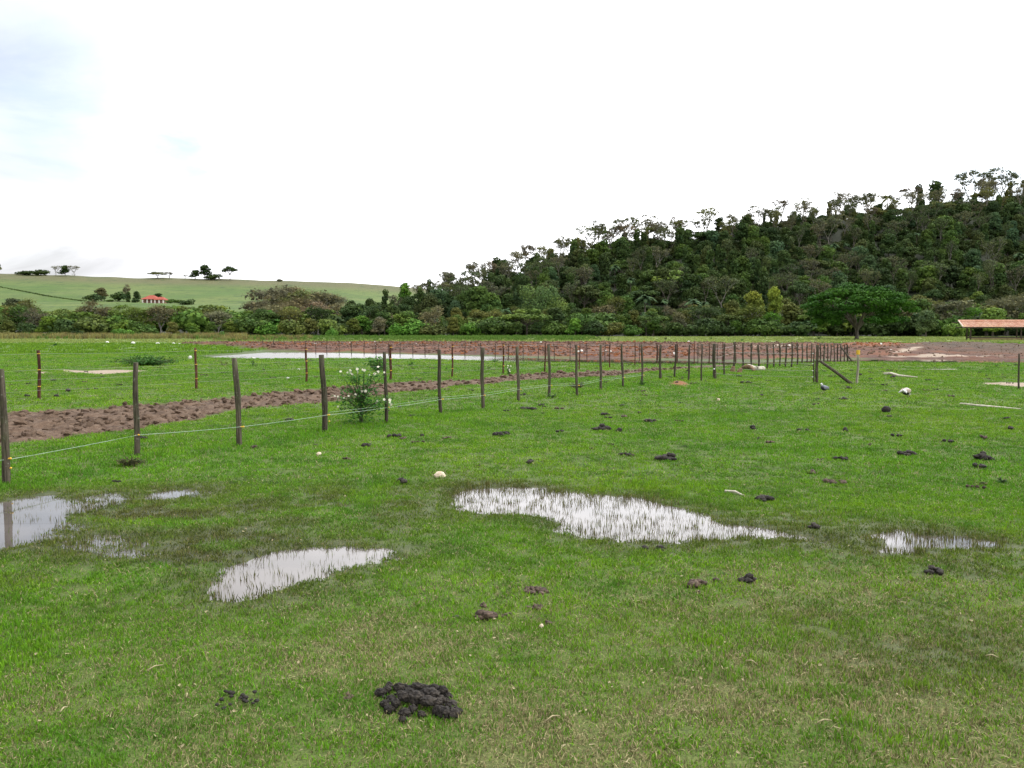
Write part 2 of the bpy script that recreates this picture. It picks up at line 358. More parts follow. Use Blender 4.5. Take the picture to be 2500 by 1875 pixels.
def grass_mat(name, straw_bias=0.0):
    m, t, b = new_mat(name)
    gf, p = green_field(t)
    ti = N(t, 'ShaderNodeAttribute', attribute_name='tint'); st = t.nodes.new('ShaderNodeSeparateColor'); t.links.new(ti.outputs[0], st.inputs[0])
    dr = N(t, 'ShaderNodeAttribute', attribute_name='dry'); dr.attribute_type = 'INSTANCER'
    we = N(t, 'ShaderNodeAttribute', attribute_name='wet'); we.attribute_type = 'INSTANCER'
    oi = t.nodes.new('ShaderNodeObjectInfo')
    gf = mixc(t, mathn(t, 'MULTIPLY', oi.outputs['Random'], .6), gf, (.070, .220, .022))
    straw = mixc(t, st.outputs[0], (.21, .185, .085), (.35, .30, .16))
    k = smooth(t, mathn(t, 'ADD', mathn(t, 'ADD', st.outputs[1], mathn(t, 'MULTIPLY', dr.outputs['Fac'], .56)), straw_bias), .86, 1.0)
    col = mixc(t, k, gf, straw)
    olive = mixc(t, st.outputs[0], (.060, .062, .018), (.130, .112, .040))
    col = mixc(t, mathn(t, 'MULTIPLY', we.outputs['Fac'], .85), col, olive)
    col = mixc(t, 1.0, col, mixc(t, st.outputs[0], (.55, .55, .55), (1.32, 1.32, 1.32)), 'MULTIPLY')
    t.links.new(col, b.inputs['Base Color']); b.inputs['Roughness'].default_value = .65; b.inputs['Specular IOR Level'].default_value = .16
    tr = t.nodes.new('ShaderNodeBsdfTranslucent'); t.links.new(col, tr.inputs[0])
    mx = t.nodes.new('ShaderNodeMixShader'); mx.inputs[0].default_value = .25
    out = t.nodes['Material Output']; t.links.new(b.outputs[0], mx.inputs[1]); t.links.new(tr.outputs[0], mx.inputs[2]); t.links.new(mx.outputs[0], out.inputs[0])
    return m
m_grass = grass_mat("grass_blade")

def leaf_mat(name, base=None, var=.35, trans=.22, rough=.6):
    """base None: the object's own colour"""
    m, t, b = new_mat(name)
    ti = N(t, 'ShaderNodeAttribute', attribute_name='tint'); st = t.nodes.new('ShaderNodeSeparateColor'); t.links.new(ti.outputs[0], st.inputs[0])
    if base is None:
        oi = t.nodes.new('ShaderNodeObjectInfo'); c = oi.outputs['Color']
    else: c = base
    yel = mixc(t, 1.0, c, (1.45, 1.25, .8), 'MULTIPLY'); drk = mixc(t, 1.0, c, (.72, .80, .85), 'MULTIPLY')
    c2 = mixc(t, st.outputs[1], drk, yel)
    c2 = mixc(t, 1.0, c2, mixc(t, st.outputs[0], (1 - var,) * 3, (1 + var,) * 3), 'MULTIPLY')
    t.links.new(c2, b.inputs['Base Color']); b.inputs['Roughness'].default_value = .75; b.inputs['Specular IOR Level'].default_value = .08
    tr = t.nodes.new('ShaderNodeBsdfTranslucent'); t.links.new(c2, tr.inputs[0])
    mx = t.nodes.new('ShaderNodeMixShader'); mx.inputs[0].default_value = trans
    out = t.nodes['Material Output']; t.links.new(b.outputs[0], mx.inputs[1]); t.links.new(tr.outputs[0], mx.inputs[2]); t.links.new(mx.outputs[0], out.inputs[0])
    return m
m_leaf = leaf_mat("tree_leaves")
def simple(name, c1, c2, scale, rough=.85, bs=.5, bd=.01, stretch=None, detail=5, spec=.3):
    m, t, b = new_mat(name)
    tc = t.nodes.new('ShaderNodeTexCoord'); v = tc.outputs['Object']
    if stretch:
        mp = t.nodes.new('ShaderNodeMapping'); mp.inputs['Scale'].default_value = stretch; t.links.new(v, mp.inputs[0]); v = mp.outputs[0]
    n = noise(t, scale, detail, .6, v)
    ti = N(t, 'ShaderNodeAttribute', attribute_name='tint'); st = t.nodes.new('ShaderNodeSeparateColor'); t.links.new(ti.outputs[0], st.inputs[0])
    c = mixc(t, smooth(t, n, .35, .65), c1, c2)
    c = mixc(t, 1.0, c, mixc(t, st.outputs[0], (.65,) * 3, (1.35,) * 3), 'MULTIPLY')
    t.links.new(c, b.inputs['Base Color']); b.inputs['Roughness'].default_value = rough; b.inputs['Specular IOR Level'].default_value = spec
    bump(t, b, n, bs, bd); return m
m_bark = simple("bark", (.075, .062, .048), (.16, .14, .115), 3, stretch=(1, 1, .25))
m_bark_pale = simple("pale_bark", (.22, .21, .18), (.36, .34, .30), 3, stretch=(1, 1, .25))
def post_mat(name, a, b_, c_):
    m, t, b = new_mat(name)
    tc = t.nodes.new('ShaderNodeTexCoord'); v = tc.outputs['Object']
    oi = t.nodes.new('ShaderNodeObjectInfo')
    mp = t.nodes.new('ShaderNodeMapping'); mp.inputs['Scale'].default_value = (1, 1, .06); t.links.new(v, mp.inputs[0])
    gr = noise(t, 55, 6, .65, mp.outputs[0]); bl = noise(t, 7, 5, .6, v); bl2 = noise(t, 26, 4, .6, v)
    c = mixc(t, smooth(t, gr, .38, .64), a, b_)
    c = mixc(t, mathn(t, 'MULTIPLY', smooth(t, bl, .48, .66), .7), c, c_)
    c = mixc(t, mathn(t, 'MULTIPLY', smooth(t, bl2, .6, .72), .5), c, (.30, .30, .25))
    c = mixc(t, 1.0, c, mixc(t, oi.outputs['Random'], (.75,) * 3, (1.2,) * 3), 'MULTIPLY')
    t.links.new(c, b.inputs['Base Color']); b.inputs['Roughness'].default_value = .9; b.inputs['Specular IOR Level'].default_value = .2
    bump(t, b, mathn(t, 'ADD', gr, bl2), .8, .006); return m
m_post = post_mat("weathered_wood", (.030, .026, .018), (.115, .095, .068), (.060, .070, .030))
m_postred = post_mat("reddish_wood", (.035, .016, .011), (.12, .050, .028), (.10, .055, .03))
m_postthin = post_mat("dark_wood", (.035, .026, .020), (.10, .075, .055), (.06, .05, .035))
def flat(name, c, rough=.6, spec=.4, metal=0.0):
    m, t, b = new_mat(name); b.inputs['Base Color'].default_value = (*c, 1); b.inputs['Roughness'].default_value = rough
    b.inputs['Specular IOR Level'].default_value = spec; b.inputs['Metallic'].default_value = metal; return m
m_yellow = simple("yellow_plastic", (.62, .36, .03), (.72, .46, .05), 30, .5, .1, .001)
m_wire = simple("green_white_twine", (.22, .33, .22), (.38, .46, .36), 60, .6, .1, .001)
m_steel = simple("dull_wire", (.22, .22, .20), (.32, .31, .28), 60, .5, .1, .001)
m_white = simple("white_porcelain", (.72, .72, .68), (.82, .82, .80), 30, .4, .1, .001)
m_dung = simple("dark_dung", (.010, .008, .007), (.044, .036, .028), 45, .85, 1.0, .012, spec=.35)
m_dungbrown = simple("brown_dung", (.035, .024, .018), (.12, .085, .062), 30, .9, 1.0, .01)
m_stone = simple("pale_stone", (.50, .40, .28), (.66, .56, .42), 22, .85, .6, .006)
m_whitestone = simple("white_stone", (.55, .54, .50), (.72, .71, .66), 14, .8, .5, .006)
m_clod = simple("earth_clod", (.070, .044, .028), (.165, .112, .074), 9, .95, .7, .02)
m_redclod = simple("red_earth_clod", (.065, .032, .022), (.15, .085, .058), 3, .95, .7, .03)
m_orange = simple("orange_earth_clod", (.15, .048, .015), (.26, .10, .035), 3, .95, .7, .03)
m_log = simple("bleached_wood", (.40, .36, .28), (.60, .56, .46), 14, .85, .6, .006, stretch=(1, 1, .2))
m_stump = simple("stump_wood", (.13, .085, .045), (.25, .17, .10), 9, .9, .7, .01)
m_straw = simple("dead_straw", (.26, .22, .12), (.40, .34, .20), 30, .8, .2, .002)

def water_mat(name, base, rough, bscale, bstr, stretch=None, bdist=.02):
    m, t, b = new_mat(name)
    p = wpos(t); v = p
    if stretch:
        mp = t.nodes.new('ShaderNodeMapping'); mp.inputs['Scale'].default_value = stretch; t.links.new(p, mp.inputs[0]); v = mp.outputs[0]
    c = mixc(t, smooth(t, noise(t, 1.5, 3, .5, p), .35, .65), base, tuple(k * .75 for k in base))
    t.links.new(c, b.inputs['Base Color']); b.inputs['Roughness'].default_value = rough; b.inputs['IOR'].default_value = 1.33; b.inputs['Specular IOR Level'].default_value = .5
    bump(t, b, noise(t, bscale, 3, .5, v), bstr, bdist); return m
m_puddle = water_mat("puddle_water", (.115, .100, .090), .02, 3.0, .05, None, .01)
m_pond = water_mat("pond_water", (.060, .054, .034), .19, .9, .22, (.25, 1.0, 1), .03)

t = m_pond.node_tree; b = t.nodes['Principled BSDF']          # ruffled by the wind at the left, calm at the right
sx_ = t.nodes.new('ShaderNodeSeparateXYZ'); t.links.new(wpos(t), sx_.inputs[0])
t.links.new(smooth(t, mathn(t, 'ADD', sx_.outputs[0], mathn(t, 'MULTIPLY', noise(t, .25, 3, .5, wpos(t)), 8.0)), 1.0, 6.5, .24, .035), b.inputs['Roughness'])
# ------------------------------------------------------------ ground sheet
def axis_az():
    a = list(np.radians(np.arange(-42, 42.001, .15)))
    a += list(np.radians(np.arange(47, 318, 6.0)))
    return np.array(a)
az = axis_az(); rr = [.6]
while rr[-1] < 150: rr.append(rr[-1] * 1.0102)
while rr[-1] < 4200: rr.append(rr[-1] * 1.022)
rr = np.array(rr)
AZ, RR = np.meshgrid(az, rr); gx = np.sin(AZ) * RR; gy = np.cos(AZ) * RR
X = gx.ravel(); Y = gy.ravel(); M = masks(X, Y); Z = height(X, Y, M)
nr, na = RR.shape
idx = np.arange(nr * na).reshape(nr, na)
f = np.stack([idx[:-1, :], np.roll(idx, -1, 1)[:-1, :], np.roll(idx, -1, 1)[1:, :], idx[1:, :]], -1).reshape(-1, 4)[:, ::-1]
cen = len(X); X = np.append(X, 0); Y = np.append(Y, 0); Z = np.append(Z, 0)
ring0 = idx[0]; V = np.stack([X, Y, Z], 1)
me = mesh_from("ground", V, f.copy(), m_ground, True)
# the disc under the photographer's feet
def add_attr(me, name, cols):
    a = me.attributes.new(name, 'FLOAT_COLOR', 'POINT'); c = np.zeros((len(me.vertices), 4), np.float32); c[:, 3] = 1
    for i, k in enumerate(cols): c[:len(k), i] = k
    a.data.foreach_set('color', c.ravel())
Yv = Y[:-1]; Xv = X[:-1]; PXv = 1250 + F_PX * Xv / (np.maximum(Yv, 1) * math.cos(PITCH))
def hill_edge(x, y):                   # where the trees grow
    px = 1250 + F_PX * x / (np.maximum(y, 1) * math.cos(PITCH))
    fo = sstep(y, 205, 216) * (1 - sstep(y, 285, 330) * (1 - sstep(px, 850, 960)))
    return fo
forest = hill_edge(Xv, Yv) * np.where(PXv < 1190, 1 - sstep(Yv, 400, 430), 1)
farg = sstep(Yv, 25, 75)
light = sstep(Yv + (fbm(Xv, Yv, 12, 3, 41) - .5) * 22, 104, 116) * (1 - forest) * (.55 + .45 * sstep(PXv, 1300, 1700))
hill = np.where((PXv < 1010) & (Yv > 280), sstep(Yv, 285, 330) * np.maximum(sstep(PXv, 1010, 900), sstep(Yv, 345, 380) * (PXv < 1010)), 0)
hill = np.maximum(hill, sstep(Yv, 400, 430) * (PXv < 1190))
topd = np.where(PXv < 1190, sstep(Yv, 700, 770), 0)
add_attr(me, 'm1', [M['path'], M['berm'], np.maximum(M['wet'], M['shore'] * .6 * (1 - M['berm']))])
org_ = sstep(poly_sd(Xv, Yv, ORANGE) + (fbm(Xv, Yv, 4, 3, 77) - .5) * 5, -1, 2) * .8
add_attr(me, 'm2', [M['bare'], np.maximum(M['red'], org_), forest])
add_attr(me, 'm3', [farg, light, hill]); add_attr(me, 'm4', [M['dry'], topd, M['dry']])
ground = mobj("ground", me); tag(ground, kind='structure')
base = MB(); base.add([(math.sin(a) * .62, math.cos(a) * .62, -.012) for a in np.linspace(0, 2 * math.pi, 25)[:-1]], [tuple(range(24))[::-1]])
me2 = base.mesh("ground_underfoot", m_ground); o = mobj("ground_underfoot", me2); tag(o, kind='structure')

def water(name, poly, z, mat, grow):
    P = np.array(poly); a, b = P.min(0) - grow, P.max(0) + grow
    vs = [(a[0], a[1], z), (b[0], a[1], z), (b[0], b[1], z), (a[0], b[1], z)]
    if name == "pond_water": n_ = 24; vs = []; f = []
    if name == "pond_water":
        for i in range(n_ + 1):
            X_ = a[0] + (b[0] - a[0]) * i / n_; vs += [(X_, a[1], z), (X_, b[1], z)]
        f = [(2 * i, 2 * i + 2, 2 * i + 3, 2 * i + 1) for i in range(n_)]
    else: f = [(0, 1, 2, 3)]
    o = mobj(name, mesh_from(name, vs, f, mat)); tag(o, kind='structure'); return o
for i, (poly, dep, soft) in enumerate(PUD): water("puddle_water", poly, WL + .0004 * i, m_puddle, .12)
water("pond_water", POND, -.10, m_pond, .5)

# ------------------------------------------------------------ scatter with geometry nodes
def scatter(name, protos, P, rot, scl, ids, extra=None, kind='stuff', label=None, cat=None):
    coll = bpy.data.collections.new(name + "_kinds")
    for i, me in enumerate(protos):
        o = bpy.data.objects.new("kind_%02d_%s" % (i, me.name), me); coll.objects.link(o)
    pm = bpy.data.meshes.new(name); n = len(P); pm.vertices.add(n); pm.vertices.foreach_set('co', np.asarray(P, np.float32).ravel())
    a = pm.attributes.new('rot', 'FLOAT_VECTOR', 'POINT'); a.data.foreach_set('vector', np.asarray(rot, np.float32).ravel())
    a = pm.attributes.new('scl', 'FLOAT_VECTOR', 'POINT')
    s = np.asarray(scl, np.float32); s = np.repeat(s[:, None], 3, 1) if s.ndim == 1 else s
    a.data.foreach_set('vector', s.ravel())
    a = pm.attributes.new('ids', 'INT', 'POINT'); a.data.foreach_set('value', np.asarray(ids, np.int32))
    for k, v in (extra or {}).items():
        a = pm.attributes.new(k, 'FLOAT', 'POINT'); a.data.foreach_set('value', np.asarray(v, np.float32))
    o = mobj(name, pm)
    g = bpy.data.node_groups.new(name, 'GeometryNodeTree')
    g.interface.new_socket('Geometry', in_out='INPUT', socket_type='NodeSocketGeometry'); g.interface.new_socket('Geometry', in_out='OUTPUT', socket_type='NodeSocketGeometry')
    gi = g.nodes.new('NodeGroupInput'); go = g.nodes.new('NodeGroupOutput'); ip = g.nodes.new('GeometryNodeInstanceOnPoints')
    ci = g.nodes.new('GeometryNodeCollectionInfo'); ci.inputs['Collection'].default_value = coll; ci.inputs['Separate Children'].default_value = True; ci.inputs['Reset Children'].default_value = True
    def na(nm, dt):
        q = g.nodes.new('GeometryNodeInputNamedAttribute'); q.data_type = dt; q.inputs['Name'].default_value = nm
        return next(s for s in q.outputs if s.enabled and s.name == 'Attribute')
    g.links.new(gi.outputs[0], ip.inputs['Points']); g.links.new(ci.outputs[0], ip.inputs['Instance']); ip.inputs['Pick Instance'].default_value = True
    g.links.new(na('ids', 'INT'), ip.inputs['Instance Index']); g.links.new(na('rot', 'FLOAT_VECTOR'), ip.inputs['Rotation']); g.links.new(na('scl', 'FLOAT_VECTOR'), ip.inputs['Scale'])
    g.links.new(ip.outputs[0], go.inputs[0])
    md = o.modifiers.new("scatter", 'NODES'); md.node_group = g
    tag(o, label, cat, kind=kind); return o

def tuft(name, n, rad, hmin, hmax, w, lean, straw=0.0, seed=0, flatlie=0.0):
    r = np.random.default_rng(seed); vs = []; fs = []; cs = []
    for i in range(n):
        a = r.uniform(0, 6.283); d = rad * math.sqrt(r.uniform()); bx, by = math.cos(a) * d, math.sin(a) * d
        h = r.uniform(hmin, hmax); ww = w * r.uniform(.7, 1.3); th = r.uniform(0, 6.283); ln = r.uniform(.1, 1) * lean * h
        la = r.uniform(0, 6.283); dx, dy = math.cos(la) * ln, math.sin(la) * ln
        px, py = math.cos(th) * ww / 2, math.sin(th) * ww / 2
        if r.uniform() < flatlie: h *= .25; dx *= 2.2; dy *= 2.2
        b = len(vs)
        vs += [(bx - px, by - py, -.004), (bx + px, by + py, -.004),
               (bx + dx * .3 - px * .8, by + dy * .3 - py * .8, h * .55), (bx + dx * .3 + px * .8, by + dy * .3 + py * .8, h * .55), (bx + dx, by + dy, h)]
        fs += [(b, b + 1, b + 3, b + 2), (b + 2, b + 3, b + 4)]
        c = (r.uniform(), 1.0 if r.uniform() < straw else r.uniform(0, .84), 0); cs += [c] * 5
    return mesh_from(name, vs, fs, m_grass, False, np.array(cs, np.float32))
def leafy(name, n, rad, h, lw, ll, mat, seed=0, up=.5, stems=True):
    r = np.random.default_rng(seed); vs = []; fs = []; cs = []
    for i in range(n):
        a = r.uniform(0, 6.283); d = rad * math.sqrt(r.uniform()); z = h * r.uniform(.15, 1) * (1 - .5 * (d / rad) ** 2)
        bx, by = math.cos(a) * d, math.sin(a) * d; la = a + r.normal() * .9; L = ll * r.uniform(.6, 1.3); W = lw * r.uniform(.6, 1.3) / 2
        dx, dy = math.cos(la), math.sin(la); ux = L * (1 - up * .4); dz = L * r.uniform(-.3, up); b = len(vs); g = r.uniform()
        vs += [(bx, by, z), (bx + dx * ux * .5 - dy * W, by + dy * ux * .5 + dx * W, z + dz * .7), (bx + dx * ux * .5 + dy * W, by + dy * ux * .5 - dx * W, z + dz * .7), (bx + dx * ux, by + dy * ux, z + dz * .5)]
        fs += [(b, b + 2, b + 1), (b + 1, b + 2, b + 3)]; cs += [(g, r.uniform(), 0)] * 4
        if stems and i % 4 == 0:
            b = len(vs); s = .003 + .01 * lw
            vs += [(bx * .3 - s, by * .3, 0), (bx * .3 + s, by * .3, 0), (bx, by, z)]; fs += [(b, b + 1, b + 2)]; cs += [(.3, .5, 0)] * 3
    return mesh_from(name, vs, fs, mat, False, np.array(cs, np.float32))
near_t = [tuft("short_grass", 34, .060, .006, .022, .0042, 1.1, .06, s, .15) for s in (1, 2, 3, 4)]
near_s = [tuft("straw_grass", 28, .06, .006, .020, .0042, 1.6, .7, s, .5) for s in (5, 6)]
lush_t = [tuft("lush_grass", 26, .07, .014, .036, .005, .8, .03, s) for s in (7, 8)]
water_t = [tuft("water_grass", 5, .05, .035, .068, .0048, .35, .12, s) for s in (9, 10)]
m_weed = leaf_mat("weed_leaves", (.060, .130, .022), .35, .25)
clov = [leafy("clover", 22, .07, .022, .013, .016, m_weed, s, .2) for s in (11, 12)]
protos = near_t + near_s + lush_t + water_t + clov     # 0-3, 4-5, 6-7, 8-9, 10-11

def ring_points(d0, d1, dens, marg=5.0):
    """uniform points on the pasture wedge between depths d0 and d1"""
    out = []
    hw = lambda d: d * .66 + marg
    n = int((d1 - d0) * 2 * hw(d1) * dens); x = R.uniform(-hw(d1), hw(d1), n); y = R.uniform(d0, d1, n)
    k = np.abs(x) < y * .66 + marg; return x[k], y[k]
PX_, PY_, PS, PI_, PD, PW = [], [], [], [], [], []
FA = [at(18, 1181), at(332, 1113), at(587, 1089), at(795, 1055), at(944, 1032), at(1076, 1010), at(1266, 980), at(1466, 953), at(1647, 924), at(1853, 899), at(2062, 878)]
def fence_dist(x, y):
    d = np.full(x.shape, 99.0)
    for (ax, ay), (bx, by) in zip(FA[:-1], FA[1:]):
        ex, ey = bx - ax, by - ay; t = np.clip(((x - ax) * ex + (y - ay) * ey) / (ex * ex + ey * ey), 0, 1)
        d = np.minimum(d, np.hypot(x - ax - ex * t, y - ay - ey * t))
    return d
for d0, d1, dens, sc_, marg in ((.9, 4.8, 700, .9, 2.4), (4.8, 9, 360, 1.2, 3), (9, 17, 140, 1.7, 4), (17, 34, 42, 2.6, 4), (34, 62, 14, 3.8, 4)):
    x, y = ring_points(d0, d1, dens, marg); m = masks(x, y)
    keep = (m['path'] < .35) & (m['berm'] < .4) & (m['bare'] < .5) & (m['red'] < .5) & (m['pond'] < -.1)
    u = R.uniform(size=len(x))
    keep &= ~((m['sd'] > .02) & (m['pud'] > .02) & (u > .13))
    keep &= ~((m['wet'] > .2) & (u > 1.10 - .42 * m['wet']))
    keep &= ~((m['path'] > .05) & (u > .5))
    for k in m: m[k] = m[k][keep]
    x = x[keep]; y = y[keep]; n = len(x); u = R.uniform(size=n); fd = fence_dist(x, y)
    ids = R.integers(0, 4, n)
    ids = np.where(u < m['dry'] * .54 + .03, 4 + R.integers(0, 2, n), ids)
    lush = np.exp(-(fd / .5) ** 2) * .6 + .5 * sstep(fbm(x, y, 1.4, 3, 51), .62, .75)
    u2 = R.uniform(size=n); ids = np.where((u2 < lush) & (m['wet'] < .3) & (ids < 4), 6 + R.integers(0, 2, n), ids)
    u3 = R.uniform(size=n); ids = np.where((u3 < .03 + .16 * sstep(fbm(x, y, 2.3, 3, 52), .55, .7)) & (ids < 8) & (m['wet'] < .3) & (m['dry'] < .4), 10 + R.integers(0, 2, n), ids)
    inw = (m['sd'] > .0) & (m['pud'] > .018); ids = np.where(inw, 8 + R.integers(0, 2, n), ids)
    z = height(x, y, m); z = np.where(inw, np.maximum(z, WL - .03), z)
    s = sc_ * R.uniform(.75, 1.3, n) * np.where(inw, .8 / max(1, sc_ * .7), 1); sz = np.where(inw, s, (1 + (sc_ - 1) * .32) * R.uniform(.7, 1.4, n)); s = np.stack([s, s, sz], 1)
    PX_.append(np.stack([x, y, z], 1)); PS.append(s); PI_.append(ids); PD.append(m['dry']); PW.append(m['wet'] * np.where(inw, 1.1, 1))
# extra upright blades standing in the puddles
for q, (poly, dep, soft) in enumerate(PUD):
    P = np.array(poly); area = (P[:, 0].max() - P[:, 0].min()) * (P[:, 1].max() - P[:, 1].min())
    dn = {0: 300, 3: 150, 4: 30, 1: 220}.get(q, 130)
    n = int(area * dn); x = R.uniform(P[:, 0].min(), P[:, 0].max(), n); y = R.uniform(P[:, 1].min(), P[:, 1].max(), n)
    m = masks(x, y); kk = (poly_sd(x, y, poly) > 0) & (fbm(x, y, .5, 3, 53) + R.uniform(-.15, .15, n) > (.40 if q == 0 else .52))
    x = x[kk]; y = y[kk]; n = len(x); m = masks(x, y); z = np.maximum(height(x, y, m), WL - .03)
    PX_.append(np.stack([x, y, z], 1)); PS.append(np.repeat(R.uniform(.7, 1.25, n)[:, None], 3, 1)); PI_.append(8 + R.integers(0, 2, n)); PD.append(m['dry']); PW.append(np.full(n, 1.1))
P = np.concatenate(PX_); n = len(P)
rot = np.stack([R.normal(0, .12, n), R.normal(0, .12, n), R.uniform(0, 6.28, n)], 1)
print("grass tufts", n)
scatter("pasture_grass", protos, P, rot, np.concatenate(PS), np.concatenate(PI_), {'dry': np.concatenate(PD), 'wet': np.concatenate(PW)},
        label="short green and straw coloured grass covering the wet pasture", cat="grass")

# ------------------------------------------------------------ trees
def leaf_cloud(lobes, n, size, seed, fill=.35, flat=.0):
    """leaf clumps as small bent quads through and over the lobes; returns arrays"""
    r = np.random.default_rng(seed)
    L = np.array([[*c, *q] for c, q in lobes], float)
    w = L[:, 3] * L[:, 4] + L[:, 4] * L[:, 5]; li = r.choice(len(L), n, p=w / w.sum())
    d = r.normal(size=(n, 3)); d[:, 2] = np.where(d[:, 2] < 0, d[:, 2] * .55, d[:, 2]); d /= np.linalg.norm(d, axis=1)[:, None]
    rad = np.where(r.uniform(size=n) < fill, r.uniform(.3, .9, n), r.uniform(.86, 1.1, n))
    lump = 1 + .16 * np.sin(d[:, 0] * 5 + li * 1.7) * np.cos(d[:, 1] * 6 + li)
    c = L[li, :3] + d * L[li, 3:] * (rad * lump)[:, None]
    nrm = d * [1, 1, 1.2] + r.normal(size=(n, 3)) * .55 + [0, 0, .35 + flat]; nrm /= np.linalg.norm(nrm, axis=1)[:, None]
    a = np.cross(nrm, r.normal(size=(n, 3))); a /= np.linalg.norm(a, axis=1)[:, None]; b = np.cross(nrm, a)
    s = size * r.uniform(.5, 1.35, n)[:, None]
    v = np.stack([c - a * s * .5 - b * s * .32, c + a * s * .45 - b * s * .38, c + a * s * .5 + b * s * .34 - nrm * s * .22, c - a * s * .42 + b * s * .4 - nrm * s * .15], 1).reshape(-1, 3)
    f = np.arange(n * 4).reshape(-1, 4)
    lob_t = r.uniform(0, 1, len(L))
    t0 = np.clip(.5 + r.normal(size=n) * .28, 0, 1); t1 = np.clip(lob_t[li] * .6 + r.uniform(0, .4, n), 0, 1)
    return v, f, np.repeat(np.stack([t0, t1, t0 * 0], 1), 4, 0)
def limb_mesh(lobes, h, r0, fork, seed, sides=5, bend=.25):
    r = random.Random(seed); mb = MB(); fz = h * fork
    lean = (r.uniform(-.06, .06) * h, r.uniform(-.06, .06) * h)
    mb.tube([(0, 0, -.6), (lean[0] * .2, lean[1] * .2, fz * .4), (lean[0] * .6, lean[1] * .6, fz * .8), (lean[0], lean[1], fz)], [r0 * 1.5, r0, r0 * .85, r0 * .75], sides + 1, wob=.1)
    for c, q in lobes:
        s = Vector((lean[0], lean[1], fz * r.uniform(.75, 1.0))); e = Vector(c) - Vector((0, 0, q[2] * .2)); mid = s.lerp(e, .5) + Vector((r.uniform(-1, 1), r.uniform(-1, 1), 0)) * bend * (e - s).length * .3 - Vector((0, 0, .08 * (e - s).length))
        k = r0 * .5
        mb.tube([s, s.lerp(mid, .55), mid, e], [k, k * .8, k * .6, k * .2], sides, caps=False)
        for j in range(2):
            e2 = Vector(c) + Vector((r.uniform(-1, 1) * q[0], r.uniform(-1, 1) * q[1], r.uniform(0, .8) * q[2])) * .8
            mb.tube([mid, mid.lerp(e2, .5) + Vector((0, 0, .1)), e2], [k * .45, k * .3, k * .1], 4, caps=False)
    return mb
def rand_lobes(r, n, w, zlo, zhi, q, top=0.0):
    out = []
    for i in range(n):
        a = 2.4 * i + r.uniform(-.5, .5); z = zlo + (zhi - zlo) * (i + r.uniform(0, 1)) / n
        t = (z - zlo) / (zhi - zlo); d = w * math.sqrt(max(.05, 1 - (t * (1 - top)) ** 2)) * r.uniform(.35, .8)
        s = q * r.uniform(.7, 1.25); out.append(((math.cos(a) * d, math.sin(a) * d, z), (s * 1.15, s * 1.15, s * .72)))
    return out
def branchy(h, r0, seed, levels=4, spread=.6, first=.35, up=.75, twigs=True, flat=False):
    """recursive bare branches; returns MB and tip points"""
    r = random.Random(seed); mb = MB(); tips = []
    def grow(p, d, L, rad, lv):
        q = p + d * L * .5 + Vector((r.uniform(-1, 1), r.uniform(-1, 1), r.uniform(-.3, .5))) * L * .07; e = p + d * L + Vector((r.uniform(-1, 1), r.uniform(-1, 1), 0)) * L * .06
        mb.tube([p, q, e], [rad, rad * .82, rad * .62], 5 if lv > 2 else 3, caps=False)
        if lv == 0: tips.append(e); return
        if lv <= 3 and r.random() < .4: tips.append(q + Vector((r.uniform(-.5, .5), r.uniform(-.5, .5), r.uniform(-.2, .4))))
        k = r.choice((2, 3, 3)) if lv > 1 else 3
        a0 = r.uniform(0, 6.28)
        for i in range(k):
            a = a0 + i * 6.283 / k + r.uniform(-.5, .5); sp = spread * r.uniform(.6, 1.3)
            if flat and lv <= 1: sp *= 1.7
            nd = (d * up + Vector((math.cos(a) * sp, math.sin(a) * sp, r.uniform(0, .3)))).normalized()
            grow(e if i else q.lerp(e, .8), nd, L * r.uniform(.55, .8), rad * .58, lv - 1)
    grow(Vector((0, 0, -.4)), Vector((r.uniform(-.06, .06), r.uniform(-.06, .06), 1)).normalized(), h * first, r0, levels)
    return mb, tips
TREE = {}
m_bark_mid = simple('greyish_bark', (.12, .11, .09), (.24, .22, .19), 3, stretch=(1, 1, .25))
def reg(kind, crown, trunk, h): TREE.setdefault(kind, []).append((crown, trunk, h))
for s in range(5):                                     # rounded broadleaf trees, about 10 m
    r = random.Random(100 + s); lob = rand_lobes(r, 10 + s, 2.5 + .2 * s, 2.6, 8.8, 1.45)
    v, f, c = leaf_cloud(lob, 2400, .48, s); crown = mesh_from("crown", v, f, m_leaf, False, c)
    reg('broadleaf', crown, limb_mesh(lob, 10, .20, .38, s).mesh("trunk", m_bark), 9.9)
for s in range(3):                                     # wide layered trees, about 9 m
    r = random.Random(200 + s); lob = []
    for i in range(12):
        a = 2.4 * i; d = 4.3 * math.sqrt((i + .5) / 12); lob.append(((math.cos(a) * d, math.sin(a) * d, 7.6 - .10 * d * d * .9 + r.uniform(-1.3, .5)), (1.7 * r.uniform(.7, 1.2), 1.7, .7)))
    v, f, c = leaf_cloud(lob, 2000, .44, 20 + s, .25, .6); crown = mesh_from("crown", v, f, m_leaf, False, c)
    reg('layered', crown, limb_mesh(lob, 9, .20, .42, s + 9).mesh("trunk", m_bark), 8.6)
